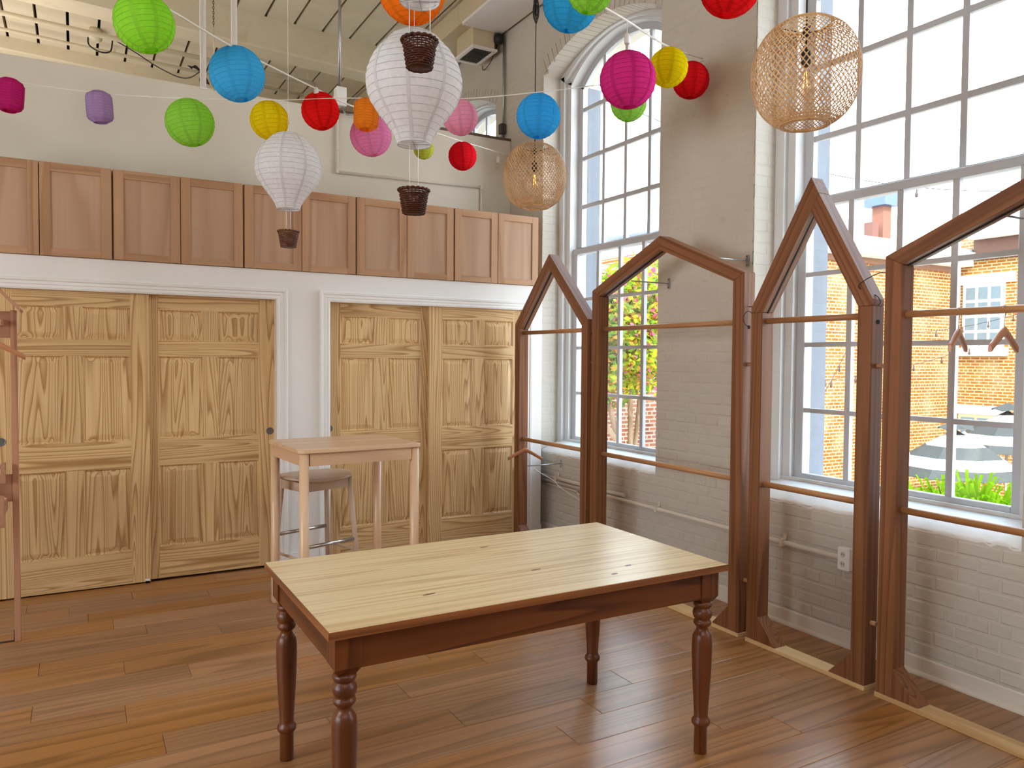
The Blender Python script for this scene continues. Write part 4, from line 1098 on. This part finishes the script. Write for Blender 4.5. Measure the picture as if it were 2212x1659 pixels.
# wing facing us, lower part behind the tree
Y1 = 10.8; X2 = 18.46
def bldg(loc, label): return empty('brick_building', loc, label=label, category='building', group='brick buildings round the courtyard')
Bl = bldg((7.2, Y1, GZ), 'low red brick wing behind the flowering tree outside the far window')
box('wall', B_L, Bl, 4.4, 10.4, Y1, Y1+6, GZ, 3.02)
box('eave', M_FASC, Bl, 4.4, 10.41, Y1-.25, Y1+6, 3.02, 3.10); MB().prism([(Y1-.30, 3.10), (Y1+6, 3.9), (Y1+6, 4.0), (Y1-.30, 3.18)], 'x', 4.4, 10.41).build('roof', M_ROOF, Bl)
for k, x in enumerate((5.6, 6.65, 8.6)):
    f = box('window', M_FASC, Bl, x-.42, x+.42, Y1-.03, Y1+.05, 1.25, 2.75)
    for i in range(2):
        for j in range(3): box('pane', M_DGLASS, f, x-.36+.37*i, x-.02+.37*i, Y1-.04, Y1-.028, 1.31+.475*j, 1.74+.475*j)
MB().tube([(6.42, Y1-.08, GZ), (6.42, Y1-.08, 3.0)], .05, 10).build('downpipe', M_FASC, Bl)
Bm = bldg((14.4, Y1, GZ), 'sunlit orange brick wing with white eave and chimney outside the near window')
box('wall', B_X, Bm, 10.42, X2, Y1, Y1+6, GZ, 3.85)
box('eave', M_FASC, Bm, 10.42, X2-.01, Y1-.35, Y1+6, 3.85, 4.02); box('frieze', plain('brown_frieze', (116, 84, 66), .8), Bm, 10.42, X2-.01, Y1-.03, Y1, 3.72, 3.85)
box('gutter', M_ROOF, Bm, 10.42, X2-.01, Y1-.45, Y1-.30, 4.02, 4.16)
MB().prism([(Y1-.35, 4.16), (Y1+6, 4.5), (Y1+6, 4.6), (Y1-.35, 4.24)], 'x', 10.42, X2-.01).build('roof', M_ROOF, Bm)
ch = empty('chimney', (18.0, 12.6, 4.2), Bm)
box('stack', plain('rusty_stack', (110, 66, 48), .8), ch, 17.84, 18.16, 12.4, 12.72, 4.2, 5.55)
box('cap', plain('blue_grey_cap', (66, 82, 106), .6), ch, 17.70, 18.30, 12.26, 12.86, 5.55, 5.90)
box('low_pot', plain('rusty_pot', (96, 58, 48), .8), ch, 17.42, 17.66, 12.4, 12.64, 4.2, 5.10)
Br = bldg((X2, 6.5, GZ), 'sunlit brick facade with white-framed windows at the right edge')
box('wall', B_Y, Br, X2, X2+6, 1.0, Y1+.4, GZ, 4.55)
box('cornice', plain('dark_cornice', (84, 58, 46), .85), Br, X2-.12, X2+.1, 1.0, Y1-.4, 3.98, 4.45); box('eave', M_FASC, Br, X2-.35, X2+6, 1.0, Y1-.4, 4.45, 4.72); box('roof', M_ROOF, Br, X2-.45, X2+6, 1.0, Y1-.4, 4.72, 5.0)
def fwin(y0, y1, z0, z1, nx_, nz_, lintel, frame=M_FASC):
    f = box('window', frame, Br, X2-.05, X2+.05, y0, y1, z0, z1)
    w_ = (y1-y0-.08)/nx_; h_ = (z1-z0-.08)/nz_
    for i in range(nx_):
        for j in range(nz_): box('pane', M_DGLASS, f, X2-.062, X2-.048, y0+.04+w_*i+.035, y0+.04+w_*(i+1)-.035, z0+.04+h_*j+.035, z0+.04+h_*(j+1)-.035)
    box('lintel', M_STONE, Br, X2-.06, X2+.05, y0-.22, y1+.1, z1, z1+lintel); box('sill', M_STONE, Br, X2-.12, X2+.05, y0-.1, y1+.1, z0-.18, z0)
fwin(9.72, 10.66, 1.92, 3.42, 3, 4, .22); fwin(9.86, 10.70, -.36, .36, 2, 1, .22, plain('tan_frame', (176, 150, 116), .7))
fwin(6.9, 7.9, 1.92, 3.42, 3, 4, .22)

# patio umbrellas
M_UW = plain('umbrella_white', (200, 200, 198), .7); M_UG = plain('umbrella_grey', (52, 54, 52), .8)
def umbrella(c, R, label):
    c = Vector(c); U = empty('patio_umbrella', (c.x, c.y, GZ), label=label, category='umbrella', group='striped patio umbrellas')
    n = 8; st = [(0, .0), (.14, -.075), (.42, -.24), (.66, -.40), (.86, -.54), (1.0, -.66)]
    for k in range(1, len(st)):
        (r0_, z0_), (r1_, z1_) = st[k-1], st[k]
        rs = [[(c.x+R*r*math.cos(2*PI*i/n+.2), c.y+R*r*math.sin(2*PI*i/n+.2), c.z+z*R) for i in range(n)] for r, z in ((max(r0_, .004), z0_), (r1_, z1_), (r1_, z1_-.012), (max(r0_, .004), z0_-.012))]
        MB().rings(rs, False, False, False).build('canopy_band', M_UG if k in (1, 3, 5) else M_UW, U)
    rs = [[(c.x+r*R*math.cos(2*PI*i/n+.2), c.y+r*R*math.sin(2*PI*i/n+.2), c.z+z+(.03 if (i % 2) else -.02)*(r > .1)) for i in range(n)] for r, z in ((.004, .16), (.26, .02), (.26, .01), (.004, .14))]
    MB().rings(rs, False, False, False).build('vent_cap', M_UG, U)
    MB().tube([(c.x, c.y, GZ+.08), (c.x, c.y, c.z+.12)], .025, 10).build('pole', M_METAL, U)
    MB().lathe([(.30, 0), (.30, .05), (.06, .09), (.05, .12)], 24, c=(c.x, c.y, GZ)).build('base', M_ROOF, U)
umbrella((13.97, 8.16, .36), 1.20, 'grey and white striped patio umbrella in the courtyard, nearer of two')
umbrella((16.35, 8.50, .62), 1.18, 'second striped patio umbrella behind the nearer one by the facade')

def foliage(rnd, c, rad, count, size, cols):
    m = {k: MB() for k in range(len(cols))}
    for _ in range(count):
        while True:
            p = Vector((rnd.uniform(-1, 1), rnd.uniform(-1, 1), rnd.uniform(-1, 1)))
            if .25 < p.length < 1: break
        # lumpy crown
        q = p*(.78+.28*math.sin(5*p.x+2)*math.sin(4*p.y+1)*math.sin(6*p.z))
        q = Vector((c[0]+q.x*rad[0], c[1]+q.y*rad[1], c[2]+q.z*rad[2]))
        d = Vector((rnd.gauss(0, 1), rnd.gauss(0, 1), rnd.gauss(0, .6))).normalized(); e = d.cross(Vector((rnd.gauss(0, 1), rnd.gauss(0, 1), rnd.gauss(0, 1)))).normalized()
        s = size*rnd.uniform(.6, 1.3); k = rnd.choices(range(len(cols)), [x[1] for x in cols])[0]
        m[k].add([q-d*s*.5, q+e*s*.28, q+d*s*.5, q-e*s*.28], [(0, 1, 2, 3)])
    return m
rnd = random.Random(11)
G1, G2, G3, PKB = paper('leaf_yellowgreen', (172, 186, 50), .5), paper('leaf_green', (118, 152, 60), .5), paper('leaf_orange', (198, 154, 62), .5), paper('blossom_pink', (222, 108, 142), .5)
Tr = empty('flowering_tree', (6.95, 8.9, GZ), label='crape myrtle tree with pink blossoms outside the far window', category='tree')
fo = foliage(rnd, (6.9, 8.95, 2.0), (1.35, .85, 1.28), 12500, .11, [(G1, 5), (G2, 4), (G3, 2.4), (PKB, 1.6)])
for k, nm, mt in ((0, 'foliage', G1), (1, 'foliage', G2), (2, 'foliage', G3), (3, 'blossoms', PKB)): fo[k].build(nm, mt, Tr, kind='stuff')
BARK = wood('bark', (130, 108, 84), (104, 82, 60), 'Z', 8, 3, .3, .2, .8, .2, .04, 40)
for pts, r in (([(7.0, 8.85, GZ), (7.02, 8.9, -1.2), (6.95, 8.9, 0), (6.72, 8.95, .9), (6.5, 8.9, 1.9)], (.06, .052, .045, .038, .02)), ([(7.0, 8.85, -1.5), (7.05, 8.9, -.3), (7.02, 8.85, .6), (6.95, 8.8, 1.5), (7.1, 8.8, 2.3)], (.05, .045, .04, .035, .02)),
               ([(7.02, 8.9, -1.2), (7.15, 8.95, 0), (7.3, 9.0, 1.0), (7.5, 9.0, 2.0)], (.045, .04, .03, .02)), ([(6.97, 8.9, -.1), (6.75, 8.85, .45), (6.45, 8.85, .8), (6.2, 8.9, 1.3)], (.045, .04, .035, .02))):
    MB().tube(pts, list(r), 9).build('trunk', BARK, Tr)
Sh = empty('leafy_shrub', (11.3, 6.35, GZ), label='bright green feathery shrub at the bottom of the near window', category='shrub')
m = MB()
for _ in range(520):
    a = rnd.uniform(0, 2*PI); rr = rnd.uniform(0, .85); b = Vector((11.35+rr*math.cos(a), 6.35+rr*math.sin(a), GZ+1.75+rnd.uniform(0, .45)-.25*rr)); dr = Vector((math.cos(a)*.6+rnd.gauss(0, .4), math.sin(a)*.6+rnd.gauss(0, .4), .9)).normalized()
    t = b+dr*.55*rnd.uniform(.6, 1.2); t2 = t+Vector((dr.x*.25, dr.y*.25, -.05)); s = Vector((-dr.y, dr.x, 0)).normalized()*.022
    m.add([b-s, b+s, t+s, t-s, t2], [(0, 1, 2, 3), (3, 2, 4)])
m.build('fronds', paper('leaf_bright', (96, 134, 16), .5), Sh, kind='stuff')
MB().lathe([(.30, 0), (.36, .8), (.44, 1.6), (.40, 1.7)], 20, c=(11.35, 6.35, GZ)).build('planter', M_STONE, Sh)
# festoon lights strung over the courtyard
def festoon(a, b, sag, nb_, label):
    a, b = Vector(a), Vector(b); G = empty('festoon_lights', a, label=label, category='string light', group='festoon light strings over the courtyard')
    P_ = lambda t: a.lerp(b, t)-Vector((0, 0, 4*sag*t*(1-t)))
    MB().tube([P_(i/20) for i in range(21)], .006, 5).build('cable', M_BLACK, G)
    for k in range(1, nb_):
        p = P_(k/nb_); MB().lathe([(.007, 0), (.013, -.015), (.013, -.06), (.024, -.09), (.020, -.12), (.004, -.135)], 10, c=p).build('lamp', plain('festoon_black', (60, 40, 34), .6), G)
festoon((6.0, 8.0, 4.9), (12.0, 5.0, 4.0), .5, 5, 'festoon light string seen high through the arched far window')
festoon((10.0, 10.7, 2.6), (18.4, 9.0, 2.8), .55, 12, 'upper festoon light string crossing the brick wing')
festoon((10.0, 10.7, 1.2), (18.4, 8.8, 2.6), .5, 12, 'lower festoon light string crossing the brick wing')
festoon((8.4, 7.6, .2), (14.5, 10.7, 2.2), .35, 9, 'slanting festoon light string low in the near window')
